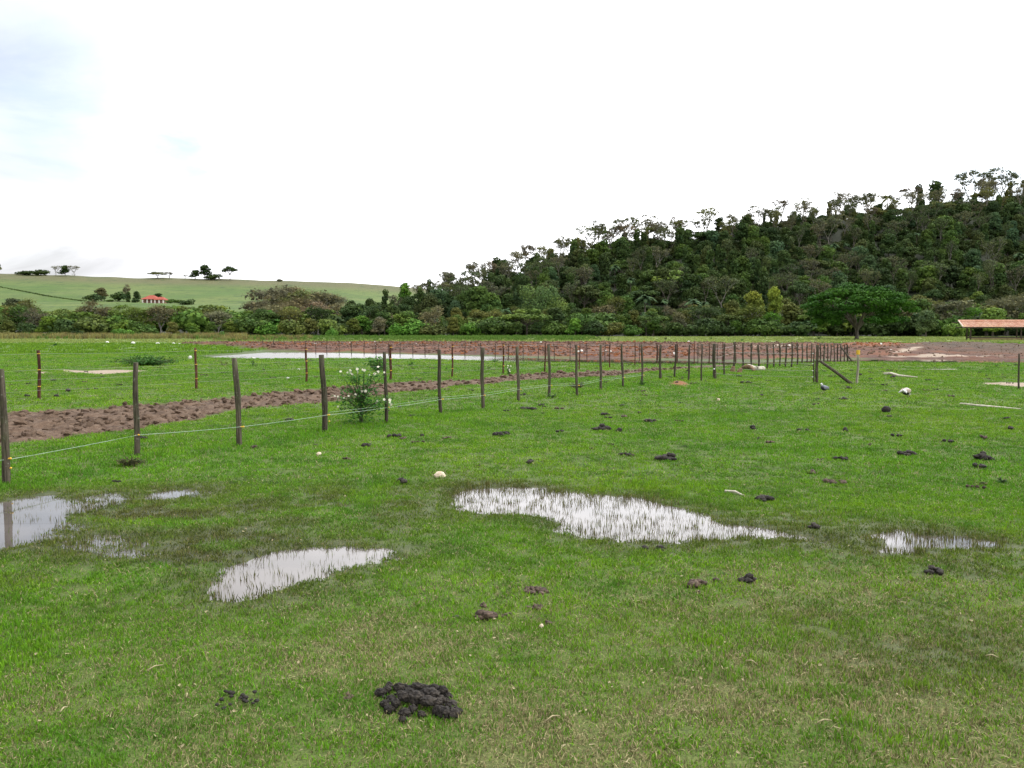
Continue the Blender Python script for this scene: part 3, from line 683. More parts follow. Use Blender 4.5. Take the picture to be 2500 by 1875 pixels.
for s in range(5):                                     # thin half bare trees with twigs, about 10 m
    mb, tips = branchy(10, .22, 300 + s, 5, .50, .34, 1.0, flat=s > 3)
    mx = max(t.z for t in tips); rr_ = np.random.default_rng(s)
    lob = [((t.x, t.y, t.z), (.55, .55, .46)) for t in tips if rr_.uniform() < .75] + [((t.x * .75, t.y * .75, t.z * .82), (.7, .7, .45)) for t in tips[::7]] + [((t.x * .3, t.y * .3, t.z * rr_.uniform(.2, .6)), (.45, .45, .7)) for t in tips[::16]]
    v, f, c = leaf_cloud(lob, 900, .30, 30 + s, .5, .2); crown = mesh_from("crown", v, f, m_leaf, False, c)
    reg('sparse', crown, mb.mesh("trunk", m_bark if s % 2 else m_bark_mid), mx)
for s in range(3):                                     # leafless grey trees with dense twigs, about 7 m
    mb, tips = branchy(7.5, .13, 400 + s, 5, .62, .24, 1.0)
    mx = max(t.z for t in tips); lob = [((t.x, t.y, t.z), (.6, .6, .5)) for t in tips]
    r = np.random.default_rng(40 + s); tw = MB()
    for t in tips:
        for j in range(6):
            e = t + Vector((r.normal() * .5, r.normal() * .5, r.uniform(-.3, .9))); m_ = t.lerp(e, .5)
            tw.add([(t.x, t.y, t.z), (t.x + .03, t.y, t.z + .02), (e.x, e.y, e.z)], [(0, 1, 2)], (r.uniform(), r.uniform(), 0))
    v, f, c = leaf_cloud(lob + [((q[0][0] * .7, q[0][1] * .7, q[0][2] * .7), (.9, .9, .8)) for q in lob[::4]], 900, .24, 40 + s, .7, 0)
    vv = np.concatenate([np.array(tw.v), v]); b0 = len(tw.v)
    crown = mesh_from("crown", vv, [tuple(q) for q in tw.f] + [tuple(int(k) + b0 for k in q) for q in f], m_leaf, False, np.concatenate([np.array(tw.c), c]))
    reg('bare', crown, mb.mesh("trunk", m_bark_pale), mx)
for s in range(3):                                     # narrow trees hung with creepers, about 10 m
    r = random.Random(500 + s); lob = [((r.uniform(-.4, .4), r.uniform(-.4, .4), z), (1.25 - .04 * z + r.uniform(-.2, .3), 1.2, 1.1)) for z in (1.5, 3, 4.4, 5.8, 7.0, 8.2, 9.2)]
    v, f, c = leaf_cloud(lob, 1100, .50, 50 + s, .2); crown = mesh_from("crown", v, f, m_leaf, False, c)
    reg('creeper', crown, limb_mesh(lob[-3:], 9, .16, .7, s + 30).mesh("trunk", m_bark), 9.9)
def palm_mesh(seed, h=8.5):
    r = random.Random(seed); vs = []; fs = []; cs = []
    for i in range(20):
        a = i * 2.4 + r.uniform(-.2, .2); el = r.uniform(.1, 1.25); L = r.uniform(2.4, 3.3); seg = 7; g = r.random()
        for k in range(seg + 1):
            t = k / seg; d = L * (t * math.cos(el) + .10 * t); z = h + L * (t * math.sin(el) - t * t * (.62 + .2 * math.cos(el)))
            x, y = math.cos(a) * d, math.sin(a) * d; w = .55 * math.sin(math.pi * min(1, t * .9 + .12)) + .04; dr = w * .45
            b = len(vs); nx, ny = -math.sin(a), math.cos(a)
            vs += [(x - nx * w, y - ny * w, z - dr), (x, y, z + .05), (x + nx * w, y + ny * w, z - dr)]; cs += [(g, r.random(), 0)] * 3
            if k: fs += [(b - 3, b - 2, b + 1, b), (b - 2, b - 1, b + 2, b + 1)]
    tr = MB(); tr.tube([(0, 0, -.5), (.1, 0, h * .4), (.05, .1, h * .8), (0, 0, h + .1)], [.20, .15, .13, .12], 7)
    return mesh_from("crown", vs, fs, m_leaf, False, np.array(cs, np.float32)), tr.mesh("trunk", m_bark)
for s in range(2):
    c, tr = palm_mesh(600 + s); reg('palm', c, tr, 10.3)
for s in range(5):                                     # shrubs, leafy to the ground, about 4 m
    r = random.Random(700 + s); lob = []
    for i in range(9):
        a = 2.4 * i; d = 2.0 * math.sqrt((i + .3) / 9) * r.uniform(.7, 1.1); q = r.uniform(.85, 1.3)
        lob.append(((math.cos(a) * d, math.sin(a) * d, r.uniform(.9, 2.9) * (1 - .25 * d / 2)), (q * 1.1, q * 1.1, q * .8)))
    v, f, c = leaf_cloud(lob, 950, .40, 60 + s, .25); crown = mesh_from("crown", v, f, m_leaf, False, c)
    reg('shrub', crown, limb_mesh(lob[:5], 3, .09, .3, s + 60, 4).mesh("trunk", m_bark), 3.9)
# feathery willow-like tree
r = random.Random(900); lob = [((-3.2, 0, 9.8), (1.9, 1.9, 2.2)), ((1.2, 0, 9.6), (2.8, 2.6, 2.6)), ((3.4, .4, 7.0), (2.3, 2.3, 2.4)), ((-1.2, 0, 7.0), (2.6, 2.5, 2.2)), ((-3.0, .3, 5.2), (2.2, 2.2, 2.2)), ((1.6, 0, 4.6), (3.1, 2.6, 2.4)), ((4.4, 0, 4.0), (1.7, 1.7, 2.0)), ((-.8, 0, 3.0), (2.6, 2.2, 2.0))]
v, f, c = leaf_cloud(lob, 5200, .34, 90, .3); reg('willow', mesh_from("crown", v, f, m_leaf, False, c), limb_mesh(lob, 10, .3, .25, 91).mesh("trunk", m_bark), 12.1)

DARK, MID, OLIVE, LIME, GREY, BROWN, BRIGHT, BLUEG = (.034, .060, .022), (.052, .094, .026), (.085, .100, .034), (.165, .225, .045), (.108, .112, .074), (.108, .100, .064), (.075, .170, .030), (.045, .085, .045)
COLN = {DARK: 'dark green', MID: 'mid green', OLIVE: 'olive green', LIME: 'lime green', GREY: 'grey-brown', BROWN: 'brownish', BRIGHT: 'bright green', BLUEG: 'blue-green'}
KN = {'broadleaf': ('broadleaf_tree', 'leafy tree', 'tree'), 'layered': ('spreading_tree', 'flat-crowned tree', 'tree'), 'sparse': ('thin_crowned_tree', 'twiggy tree', 'tree'),
      'bare': ('bare_tree', 'leafless tree', 'tree'), 'creeper': ('creeper_covered_tree', 'creeper-hung tree', 'tree'), 'palm': ('palm_tree', 'feather palm', 'palm'),
      'shrub': ('shrub', 'bushy shrub', 'shrub'), 'willow': ('willow_like_tree', 'feathery tree', 'tree')}
ntree = 0
placed = []
def plant(kind, x, y, h, color, z=None, var=None, rz=None, label=None, group=None, wide=1.0, zone=None, parts=True):
    global ntree
    vs = TREE[kind]; v = vs[(var if var is not None else rnd.randrange(len(vs))) % len(vs)]
    s = h / v[2]
    if z is None: z = float(terrain(np.array([x]), np.array([y]))[0]) - .1
    nm, _, cat = KN[kind]
    root = empty(nm, (x, y, z), rnd.uniform(0, 6.28) if rz is None else rz)
    root.scale = (s * wide, s * wide, s)
    c = bpy.data.objects.new("crown", v[0]); link(c, root)
    k = rnd.uniform(.80, 1.22) * (1.22 if zone is None or 'bushes' in zone[0] else 1.27); c.color = (color[0] * k * rnd.uniform(.93, 1.07), color[1] * k, color[2] * k * rnd.uniform(.9, 1.1), 1)
    tr = bpy.data.objects.new("trunk", v[1]); link(tr, root)
    tag(root, label, cat, group); ntree += 1
    placed.append((root, kind, color, x, y, zone)); return root
def hplant(kind, pxn, D, ytop, color, **k):
    """a tree whose base stands at depth D and whose top shows at height ytop in the photograph"""
    x, zt = at_depth(pxn, ytop, D); z = float(terrain(np.array([x]), np.array([D]))[0])
    return plant(kind, x, D, max(1.0, zt - z), color, **k)
occ = []
def hero(*a, **k):
    o = hplant(*a, **k); occ.append((o.location.x, o.location.y, 3.0 * o.scale.x)); return o
# trees one can name in the photograph
rt = None
hero('willow', 1322, 238, 693, (.105, .175, .060), var=0, rz=0, label='big pale green feathery tree standing out at the foot of the wooded hill')
hero('shrub', 1218, 226, 757, (.11, .22, .035), label='small vivid lime shrub left of the big pale green feathery tree')
hero('broadleaf', 988, 330, 684, BRIGHT, var=1, label='tall bright green tree where the green slope meets the wooded hill', wide=.8)
hero('creeper', 1046, 345, 683, DARK, label='slim dark conifer-like tree on the skyline at the saddle of the hills', wide=.9)
hero('bare', 1092, 350, 668, GREY, label='grey leafless tree on the skyline at the low end of the wooded ridge', wide=1.0)
hero('palm', 1137, 350, 674, DARK, label='dark palm on the skyline at the low end of the wooded ridge')
hero('creeper', 1212, 372, 630, DARK, label='tall dark creeper-smothered tree rising above the low end of the ridge', wide=1.3)
hero('creeper', 1183, 365, 655, (.05, .055, .035), label='brown creeper-hung tree just left of the tallest creeper-smothered one')
hero('layered', 1632, 300, 655, (.13, .19, .045), label='lime green tree with a pale bare trunk halfway up the wooded hill')
hero('broadleaf', 1845, 262, 703, (.17, .22, .045), label='yellow-green bushy tree at the foot of the hill left of the umbrella-shaped tree', wide=.8)
hero('layered', 2115, 345, 637, (.11, .19, .04), label='lime flat-crowned tree on the slope above the umbrella-shaped tree')
hero('layered', 1965, 405, 570, (.20, .21, .04), label='small yellowish flat crown high on the slope above the gate posts')
hero('broadleaf', 1893, 262, 692, (.16, .21, .04), label='slim lime tree just left behind the umbrella-shaped tree', wide=.55)
hero('broadleaf', 2425, 200, 746, (.10, .17, .04), label='light green bushy tree directly behind the tiled shed roof', wide=1.5)
hero('shrub', 2335, 195, 782, (.11, .18, .045), label='light green bush just left of the tiled shed')
hero('broadleaf', 2262, 195, 752, (.065, .095, .045), label='dull grey-green tree between the umbrella-shaped tree and the shed', wide=1.1)
hero('palm', 1576, 255, 712, BLUEG, label='left blue-green palm low on the wooded hill', wide=1.1)
hero('palm', 1692, 250, 722, BLUEG, label='right blue-green palm low on the wooded hill', wide=1.1)
hero('palm', 1352, 380, 640, BLUEG, label='small palm among dark trees above the big feathery tree')
hero('palm', 2470, 420, 600, BLUEG, label='palm crown high on the slope at the right end of the wood')
hero('palm', 1842, 420, 590, BLUEG, label='palm crown near the top of the slope above the thick post')
hero('sparse', 2372, 450, 418, (.07, .09, .05), var=0, label='tall thin tree standing highest but one on the right end of the ridge')
hero('sparse', 2446, 450, 410, (.07, .09, .05), var=2, label='tallest leaning thin tree at the right end of the ridge')
hero('sparse', 2412, 455, 430, (.07, .09, .05), var=1, label='thin tree between the two tallest on the right end of the ridge')
hero('creeper', 2246, 445, 452, DARK, label='left of two dark leafy tops breaking the ridge line', wide=.9)
hero('creeper', 2288, 448, 444, DARK, label='right of two dark leafy tops breaking the ridge line', wide=1.3)
hero('palm', 2167, 440, 470, OLIVE, label='drooping palm silhouette on the ridge line')
hero('sparse', 2062, 432, 470, GREY, var=3, label='flat-topped thin tree on the ridge line above the umbrella-shaped tree', wide=1.1)
hero('sparse', 2122, 435, 469, OLIVE, var=4, label='twiggy tree just left of the drooping palm on the ridge')
hero('sparse', 1440, 405, 547, (.08, .10, .05), var=3, label='broad feathery tree on the ridge with sky showing through its stems', wide=1.3)
hero('sparse', 1485, 407, 550, (.06, .10, .035), var=4, label='greener feathery tree right of the broad one on the ridge', wide=1.3)
hero('sparse', 1582, 412, 527, GREY, var=2, label='thin lone umbrella-topped tree in the notch of the ridge')
hero('shrub', 810, 200, 795, BRIGHT, label='small bright green bush in front of the thicket, above the pond', wide=.8)
# grey thicket left of centre
for i, (px, d, yt, cc) in enumerate(((640, 268, 722, BROWN), (672, 285, 702, GREY), (700, 275, 712, OLIVE), (742, 290, 703, BROWN), (728, 262, 730, BROWN), (775, 285, 715, GREY), (762, 255, 738, (.19, .155, .115)), (812, 290, 722, GREY), (700, 255, 742, BROWN), (655, 250, 748, GREY), (800, 262, 742, BROWN))):
    hero('bare', px, d, yt, cc, wide=1.5, zone=(['foot', 'in the big grey thicket below the green slope']))
# trees at the farmhouse and on the green slope
def slope_tree(kind, px, D, yb, yt, color, label, wide=1.0, var=None):
    x, zt = at_depth(px, yt, D); _, zb = at_depth(px, yb, D)
    tz = float(terrain(np.array([x]), np.array([D]))[0])
    return plant(kind, x, D, (zt - tz) * 1.12, color, label=label, wide=wide * 1.25, var=var)
slope_tree('shrub', 228, 560, 745, 717, DARK, 'dark round tree at the left end of the farmhouse garden', 1.3)
slope_tree('broadleaf', 247, 585, 740, 703, (.075, .075, .045), 'taller grey-brown tree behind the dark round one left of the farmhouse', 1.1)
slope_tree('shrub', 290, 580, 738, 712, DARK, 'dark tree second from left in the farmhouse garden', 1.0)
slope_tree('bare', 308, 590, 738, 700, GREY, 'thin leafless tree in the farmhouse garden', .5)
slope_tree('creeper', 313, 575, 738, 716, DARK, 'small dark cone-shaped tree in the farmhouse garden', 1.2)
slope_tree('broadleaf', 333, 585, 738, 713, DARK, 'dark tree touching the left side of the farmhouse roof', .9)
slope_tree('shrub', 331, 570, 741, 728, DARK, 'low dark bush against the left wall of the farmhouse', 1.0)
slope_tree('broadleaf', 385, 600, 738, 716, DARK, 'dark tree showing above the right wing of the farmhouse', 1.3)
slope_tree('shrub', 417, 570, 741, 729, MID, 'left bush of the row right of the farmhouse', 1.3)
slope_tree('shrub', 437, 572, 741, 731, MID, 'middle bush of the row right of the farmhouse', 1.2)
slope_tree('shrub', 455, 560, 746, 729, DARK, 'largest and darkest bush right of the farmhouse', 1.5)
slope_tree('shrub', 268, 578, 739, 730, MID, 'low hedge bush left of the farmhouse', 1.8)
slope_tree('shrub', 35, 420, 775, 726, (.045, .055, .030), 'dark round tree alone at the left edge below the green slope', 1.0)
RD = 790
for (kind, px, yb, yt, colr, lab, wd) in (
    ('broadleaf', -8, 668, 636, OLIVE, 'tall tree cut by the left edge on the hilltop', 1.0),
    ('shrub', 62, 670, 657, DARK, 'low dark bush on the hilltop skyline, farthest left', 2.4),
    ('shrub', 98, 671, 653, DARK, 'dark pointed bush on the hilltop skyline', 1.8),
    ('sparse', 135, 672, 648, GREY, 'thin grey tree left in the hilltop clump', 1.2),
    ('broadleaf', 158, 672, 645, DARK, 'dark tree in the middle of the hilltop clump', 1.3),
    ('sparse', 180, 672, 649, GREY, 'grey twiggy tree right in the hilltop clump', 1.5),
    ('layered', 385, 678, 662, OLIVE, 'low wide tree on the skyline right above the farmhouse', 2.0),
    ('sparse', 413, 678, 663, GREY, 'paler half of the low wide pair on the skyline above the farmhouse', 2.2),
    ('sparse', 452, 679, 671, GREY, 'tiny faint grey tree on the skyline', 1.5),
    ('broadleaf', 476, 679, 657, DARK, 'left lower tree of the dark skyline trio', 1.5),
    ('broadleaf', 500, 679, 643, DARK, 'tall middle tree of the dark skyline trio', 1.05),
    ('shrub', 521, 679, 666, DARK, 'right low tree of the dark skyline trio', 2.0),
    ('layered', 561, 680, 648, DARK, 'lone skyline tree with a bare stem right of the trio', .95)):
    x, zt = at_depth(px, yt, RD); z = float(terrain(np.array([x]), np.array([RD]))[0])
    plant(kind, x, RD, zt - z, colr, label=lab, wide=wd)
x, zt = at_depth(683, 680, RD); plant('shrub', x, RD, 3.2, GREY, label='tiny bush on the skyline halfway down the green ridge', wide=1.5)

# the wood that covers the hill
def zone_of(px, t):
    for lim, nm in ((1130, 'at the low left end of the wood'), (1400, 'behind the big feathery tree'), (1650, 'right of the big feathery tree'), (1930, 'above the thick fence posts'), (2230, 'above the umbrella-shaped tree'), (9999, 'above the tiled shed')):
        if px < lim: break
    if t > .90: b_ = 'on the ridge line'
    elif t > .62: b_ = 'high on the slope'
    elif t > .33: b_ = 'halfway up the slope'
    elif t > .10: b_ = 'low on the slope'
    else: b_ = 'at the foot of the hill'
    return (b_, nm)
def free(x, y, k=1.0):
    for a, b, q in occ:
        if (x - a) ** 2 + (y - b) ** 2 < (q * k) ** 2: return False
    return True
step = 9.6; cand = []
for j in range(0, 40):
    d = 226 + j * step * .82
    for i in range(-40, 70):
        x = (i + .5 * (j % 2)) * step + rnd.uniform(-.36, .36) * step; y = d + rnd.uniform(-.36, .36) * step
        px = px_of(x, y)
        if px < 850 or px > 2600: continue
        dr = float(np.interp(px, [900, 1250, 2500, 4000], [310, 370, 440, 470]))
        t = (y - 222) / (dr - 222)
        if px < 1010 and t > .8: continue
        if t > 1.04: continue
        cand.append((x, y, px, t))
stepn = len(cand)
for x, y, px, t in cand:
    if not free(x, y, .8): continue
    u = rnd.random()
    if t > .86:
        if u < .60: k, c, h = 'sparse', rnd.choice((GREY, OLIVE, (.07, .085, .045), (.10, .09, .07))), rnd.uniform(9, 14)
        elif u < .66: k, c, h = 'layered', rnd.choice((OLIVE, DARK)), rnd.uniform(7, 9.5)
        elif u < .80: k, c, h = 'creeper', rnd.choice((DARK, OLIVE)), rnd.uniform(6.5, 10)
        else: k, c, h = 'broadleaf', rnd.choice((DARK, DARK, OLIVE)), rnd.uniform(6, 8.5)
    elif t > .3:
        if u < .46: k, c, h = 'broadleaf', rnd.choice((DARK, DARK, DARK, BLUEG, MID, (.050, .072, .030))), rnd.uniform(8, 13)
        elif u < .68: k, c, h = 'creeper', rnd.choice((DARK, DARK, (.042, .075, .026))), rnd.uniform(9, 13.5)
        elif u < .76: k, c, h = 'layered', rnd.choice((MID, DARK, DARK, (.062, .088, .032))), rnd.uniform(8, 11)
        elif u < .95: k, c, h = 'sparse', rnd.choice(((.078, .088, .056), (.050, .076, .034), (.062, .080, .042))), rnd.uniform(10, 13)
        else: k, c, h = 'palm', BLUEG, rnd.uniform(7, 10)
    else:
        if u < .40: k, c, h = 'broadleaf', rnd.choice((MID, OLIVE, DARK, MID, (.075, .12, .03))), rnd.uniform(6, 9)
        elif u < .60: k, c, h = 'shrub', rnd.choice((MID, MID, OLIVE, (.075, .12, .03))), rnd.uniform(3.5, 5.5)
        elif u < .78: k, c, h = 'layered', rnd.choice((MID, OLIVE, DARK)), rnd.uniform(5, 8)
        elif u < .93: k, c, h = 'bare', rnd.choice((GREY, BROWN, OLIVE)), rnd.uniform(5, 8)
        else: k, c, h = 'palm', BLUEG, rnd.uniform(6, 8)
    if px < 1130: h *= .8
    plant(k, x, y, h, c, wide=rnd.uniform(.72, 1.12), zone=zone_of(px, t))
# the belt of bushes along the far side of the field
for row, (d, hh, sp) in enumerate(((213, (3.8, 5.6), 5.2), (221, (5.6, 8.2), 6.2), (234, (7.0, 10), 7.2), (252, (6.5, 9.5), 7.8), (275, (6, 8.5), 8.6))):
    x = -d * .66
    while x < d * .66:
        px = px_of(x, d)
        if px < 900 or row < 2:
            if (px < 900 and row > 1 and rnd.random() < (0, 0, .05, .18, .35)[row]): x += sp; continue
            u = rnd.random(); y = d + rnd.uniform(-3, 3)
            h = rnd.uniform(*hh) * (1.25 if px > 1900 and row < 2 else 1.0)
            if row == 0: k = 'shrub' if u < .75 else 'broadleaf'
            else: k = 'shrub' if u < .3 else 'broadleaf' if u < .6 else 'layered' if u < .8 else 'bare'
            c = rnd.choice((MID, MID, OLIVE, DARK, BRIGHT, (.09, .14, .035), (.07, .10, .03)) + ((GREY, OLIVE) if k != 'shrub' else ()))
            if px < 900 and rnd.random() < .35: c = rnd.choice(((.085, .13, .03), (.07, .125, .025), (.095, .13, .04)))
            if px > 1500 and row == 0: c = rnd.choice((DARK, DARK, MID, (.05, .10, .022)))
            zn = ('in the bush belt', 'left of the pond' if px < 480 else "behind the pond's left end" if px < 800 else "behind the pond's middle" if px < 1240 else 'behind the first near posts' if px < 1560 else 'behind the thick corner post' if px < 1900 else 'beside the umbrella-shaped tree' if px < 2280 else 'behind the tiled shed')
            if free(x, y, .45) and not (px > 330 and px < 420 and row > 2): plant(k, x, y, h, c, wide=rnd.uniform(1.0, 1.4), zone=(['front row', 'second row', 'third row', 'fourth row', 'back row'][row] + ' of bushes', zn[1]))
        x += sp * rnd.uniform(.8, 1.2)
# umbrella-shaped tree
x0, y0 = at(2091, 829); H = 9.4
lob = []; r = random.Random(5)
for i in range(44):
    if i in (13, 20, 29, 34): continue
    a = 2.4 * i; q = math.sqrt((i + .5) / 46); d = 8.3 * q
    zt = 8.6 - 3.1 * (q ** 2.6) + r.uniform(-.35, .25); sz = r.uniform(.75, 1.25); lob.append(((math.cos(a) * d, math.sin(a) * d, zt + r.uniform(-.3, .2)), (1.5 * sz, 1.5 * sz, .5 * sz + .12)))
for i in range(20):
    a = 2.4 * i + 1; d = r.uniform(4.0, 8.4); lob.append(((math.cos(a) * d, math.sin(a) * d, r.uniform(3.4, 5.4)), (1.4, 1.4, .6)))
for i in range(12):
    a = 2.4 * i + .4; d = r.uniform(5.5, 7.6); lob.append(((math.cos(a) * d, math.sin(a) * d, r.uniform(2.6, 3.6)), (1.2, 1.2, .6)))
v, f, c = leaf_cloud(lob, 16500, .33, 77, .2, .5)
rt = empty('umbrella_shaped_tree', (x0, y0, 0)); o = mobj("crown", mesh_from("crown", v, f, m_leaf, False, c), rt); o.color = (.034, .098, .014, 1)
mb = MB(); r = random.Random(8)
mb.tube([(0, 0, -.3), (.05, 0, .7), (0, 0, 1.7), (.05, 0, 2.1)], [.44, .30, .28, .28], 10, wob=.06)
for i in range(9):
    a = i * 6.283 / 9 + r.uniform(-.2, .2); R1 = r.uniform(5.5, 7.3); s = Vector((.05, 0, r.uniform(1.6, 2.1)))
    p1 = Vector((math.cos(a) * R1 * .18, math.sin(a) * R1 * .18, 3.3)); p2 = Vector((math.cos(a) * R1 * .45, math.sin(a) * R1 * .45, 5.2)); p3 = Vector((math.cos(a) * R1 * .75, math.sin(a) * R1 * .75, 6.6)); p4 = Vector((math.cos(a) * R1, math.sin(a) * R1, 7.0))
    mb.tube([s, p1, p2, p3, p4], [.26, .20, .15, .09, .04], 6, caps=False)
    for j in range(4):
        q = p1.lerp(p2, r.uniform(.3, 1)); an = a + r.uniform(-.8, .8); rr2 = r.uniform(3, 7)
        e = Vector((math.cos(an) * rr2, math.sin(an) * rr2, 8.2 - 2.2 * (rr2 / 8) ** 2.4)); mb.tube([q, q.lerp(e, .5) + Vector((0, 0, .3)), e], [.09, .06, .02], 4, caps=False)
mb.build("trunk", m_bark, rt, True)
tag(rt, 'big umbrella-shaped green tree standing alone on the field before the wood', 'tree')

for i, (px, D_, yt, lab) in enumerate(((62, 180, 806, 'farthest left'), (124, 172, 804, 'second from left'), (182, 178, 800, 'third from left, darkest'), (300, 170, 797, 'biggest, left of second red post'), (338, 165, 808, 'touching the biggest'), (405, 168, 812, 'above creeping weed'), (545, 165, 806, 'where the red earth begins'), (20, 190, 802, 'cut by the left edge'))):
    hplant('shrub', px, D_, yt, (BRIGHT, MID, DARK, BRIGHT, MID, DARK, (.06, .13, .03), OLIVE)[i], wide=1.25, label='shrub in the straw strip before the bush belt, ' + lab)
def hill_hit(px, py):
    for d in np.arange(300, 900, 3.0):
        x_, z_ = at_depth(px, py, d)
        if float(terrain(np.array([x_]), np.array([d]))[0]) >= z_: return x_, float(d), z_
    return None
hp = [hill_hit(px, py) for px, py in ((-60, 690), (0, 701), (60, 712), (110, 722), (160, 730), (210, 736))]; hp = [q for q in hp if q]
lob = []; o0 = Vector(hp[0])
for a, b2 in zip(hp[:-1], hp[1:]):
    for k in range(14): q = Vector(a).lerp(Vector(b2), k / 14) - o0; lob.append(((q.x, q.y, q.z + .2), (2.0, 2.0, .42 * rnd.uniform(.3, 1.3))))
v, f, c = leaf_cloud(lob, 2400, .55, 95); o = mobj("hedge", mesh_from("hedge", v, f, m_leaf, False, c)); o.location = o0; o.color = (.045, .075, .024, 1)
tag(o, 'thin dark hedge line slanting down the green slope left of the farmhouse', 'hedge')
# labels for the many trees: kind, colour, place, and rank from the left where several remain alike
ORD = ['leftmost', 'second', 'third', 'fourth', 'fifth', 'sixth', 'seventh', 'eighth', 'ninth', 'tenth', 'eleventh', 'twelfth', 'thirteenth', 'fourteenth', 'fifteenth', 'sixteenth', 'seventeenth', 'eighteenth', 'nineteenth', 'twentieth']
groups = {}
for root, kind, color, x, y, zone in placed:
    if 'label' in root.keys(): continue
    best = min(COLN, key=lambda q: sum((a - b) ** 2 for a, b in zip(q, color)))
    groups.setdefault((kind, COLN[best], tuple(zone)), []).append(root)
for (kind, cn, zone), rs in groups.items():
    rs.sort(key=lambda o: o.location.x / o.location.y); base_ = "%s %s %s" % (cn, KN[kind][1], ' '.join(zone) if 'bushes' not in zone[0] else 'in the %s %s' % zone)
    base_ = base_.replace('foot in the', 'in the')
    if kind in ('bare', 'sparse') and cn == 'grey-brown': base_ = base_.replace('grey-brown', 'grey')
    for i, o in enumerate(rs):
        if len(rs) == 1: L = base_
        elif len(rs) <= 20: L = ("leftmost " if i == 0 else ORD[i] + " ") + base_
        else: L = ('left ' if i < len(rs) / 3 else 'middle ' if i < 2 * len(rs) / 3 else 'right ') + base_
        for u_, v_ in ((' of the hill', ''), ('flat-crowned spreading', 'flat-crowned'), ('thin-crowned twiggy', 'thin-crowned'), ('narrow creeper-hung', 'creeper-hung'), (' the big feathery', ' the feathery'), ('low left end of the wood', 'left end of the wood'), ('of the bush belt ', 'of bushes '), ('at the foot right', 'at the foot, right')):
            if len(L.split()) > 16: L = L.replace(u_, v_)
        o['label'] = L
        if len(rs) > 1: o['group'] = base_
for o in [q[0] for q in placed]:
    if len(o['label'].split()) > 16: print('LONG', o['label'])
print("trees", ntree)
# undergrowth between the trunks
n = 5200; x = R.uniform(-190, 330, n); y = R.uniform(224, 455, n); px = px_of(x, y)
dr = np.interp(px, [900, 1250, 2500, 4000], [310, 370, 440, 470]); k = (px > 860) & (px < 2640) & (y < dr * 1.02); x = x[k]; y = y[k]; n = len(x)
z = terrain(x, y) - .3
und = [TREE['shrub'][i][0] for i in range(3)]
cc_ = []
for i, (me_, c_) in enumerate(zip(und, ((.040, .066, .024), (.060, .080, .030), (.050, .085, .028)))):
    m2 = me_.copy(); m2.name = "undergrowth_bush"; m2.materials.clear(); m2.materials.append(leaf_mat("undergrowth_leaves", c_)); cc_.append(m2)
scatter("undergrowth", cc_, np.stack([x, y, z], 1), np.stack([x * 0, x * 0, R.uniform(0, 6.28, n)], 1), R.uniform(.7, 1.25, n), R.integers(0, 3, n), label="dark green undergrowth filling the wood between the tree trunks", cat="undergrowth")
# rough grass and weeds along the far side of the field
m_rough = leaf_mat("rough_grass_blades", (.22, .215, .095), .4, .25); m_roughg = leaf_mat("green_weed_leaves", (.080, .155, .034), .4, .3); m_rred = leaf_mat("reddish_grass", (.15, .125, .065), .4, .25)
def tall_tuft(name, n, rad, h, w, mat, seed):
    r = np.random.default_rng(seed); vs = []; fs = []; cs = []
    for i in range(n):
        a = r.uniform(0, 6.283); d = rad * math.sqrt(r.uniform()); bx, by = math.cos(a) * d, math.sin(a) * d; hh = h * r.uniform(.5, 1.1); th = r.uniform(0, 6.283); px, py = math.cos(th) * w, math.sin(th) * w
        lx, ly = r.normal() * hh * .25, r.normal() * hh * .25; b = len(vs); vs += [(bx - px, by - py, 0), (bx + px, by + py, 0), (bx + lx * .4 + px, by + ly * .4 + py, hh * .6), (bx + lx * .4 - px, by + ly * .4 - py, hh * .6), (bx + lx, by + ly, hh)]
        fs += [(b, b + 1, b + 2, b + 3), (b + 3, b + 2, b + 4)]; cs += [(r.uniform(), r.uniform(), 0)] * 5
    return mesh_from(name, vs, fs, mat, False, np.array(cs, np.float32))
rp_ = [tall_tuft("rough_tuft", 26, .5, 1.15, .035, m_rough, 1), tall_tuft("rough_tuft", 26, .5, .9, .04, m_roughg, 2), tall_tuft("rough_tuft", 26, .5, 1.2, .03, m_rred, 3), leafy("weed_clump", 60, .55, .8, .16, .22, m_roughg, 4, .5)]
n = 14000; x = R.uniform(-150, 40, n); y = R.uniform(120, 212, n); px = px_of(x, y)
dens = np.where(px < 520, sstep(y, 150, 158), np.where(px < 1250, sstep(y, 104, 112), sstep(y, 108, 118) * .9)) * (1 - sstep(px, 1380, 1480))
k = (R.uniform(size=n) < dens * (.35 + .65 * fbm(x, y, 9, 3, 61))) & (px > -150); x = x[k]; y = y[k]; px = px[k]; n = len(x)
q = fbm(x, y, 14, 3, 62); ids = np.where(q < .46, np.where(px < 600, 0, 1), np.where(q < .56, 3, 1)); ids = np.where((R.uniform(size=n) < .35) & (px < 760), np.where(R.uniform(size=n) < .4, 2, 0), ids)
s = R.uniform(.45, 1.15, n) * np.where(px > 600, .62, 1.0) * np.where(y < 135, .6, 1)
scatter("rough_grass", rp_, np.stack([x, y, terrain(x, y)], 1), np.stack([x * 0, x * 0, R.uniform(0, 6.28, n)], 1), s, ids, label="tall straw and green weeds along the far side of the field", cat="grass")
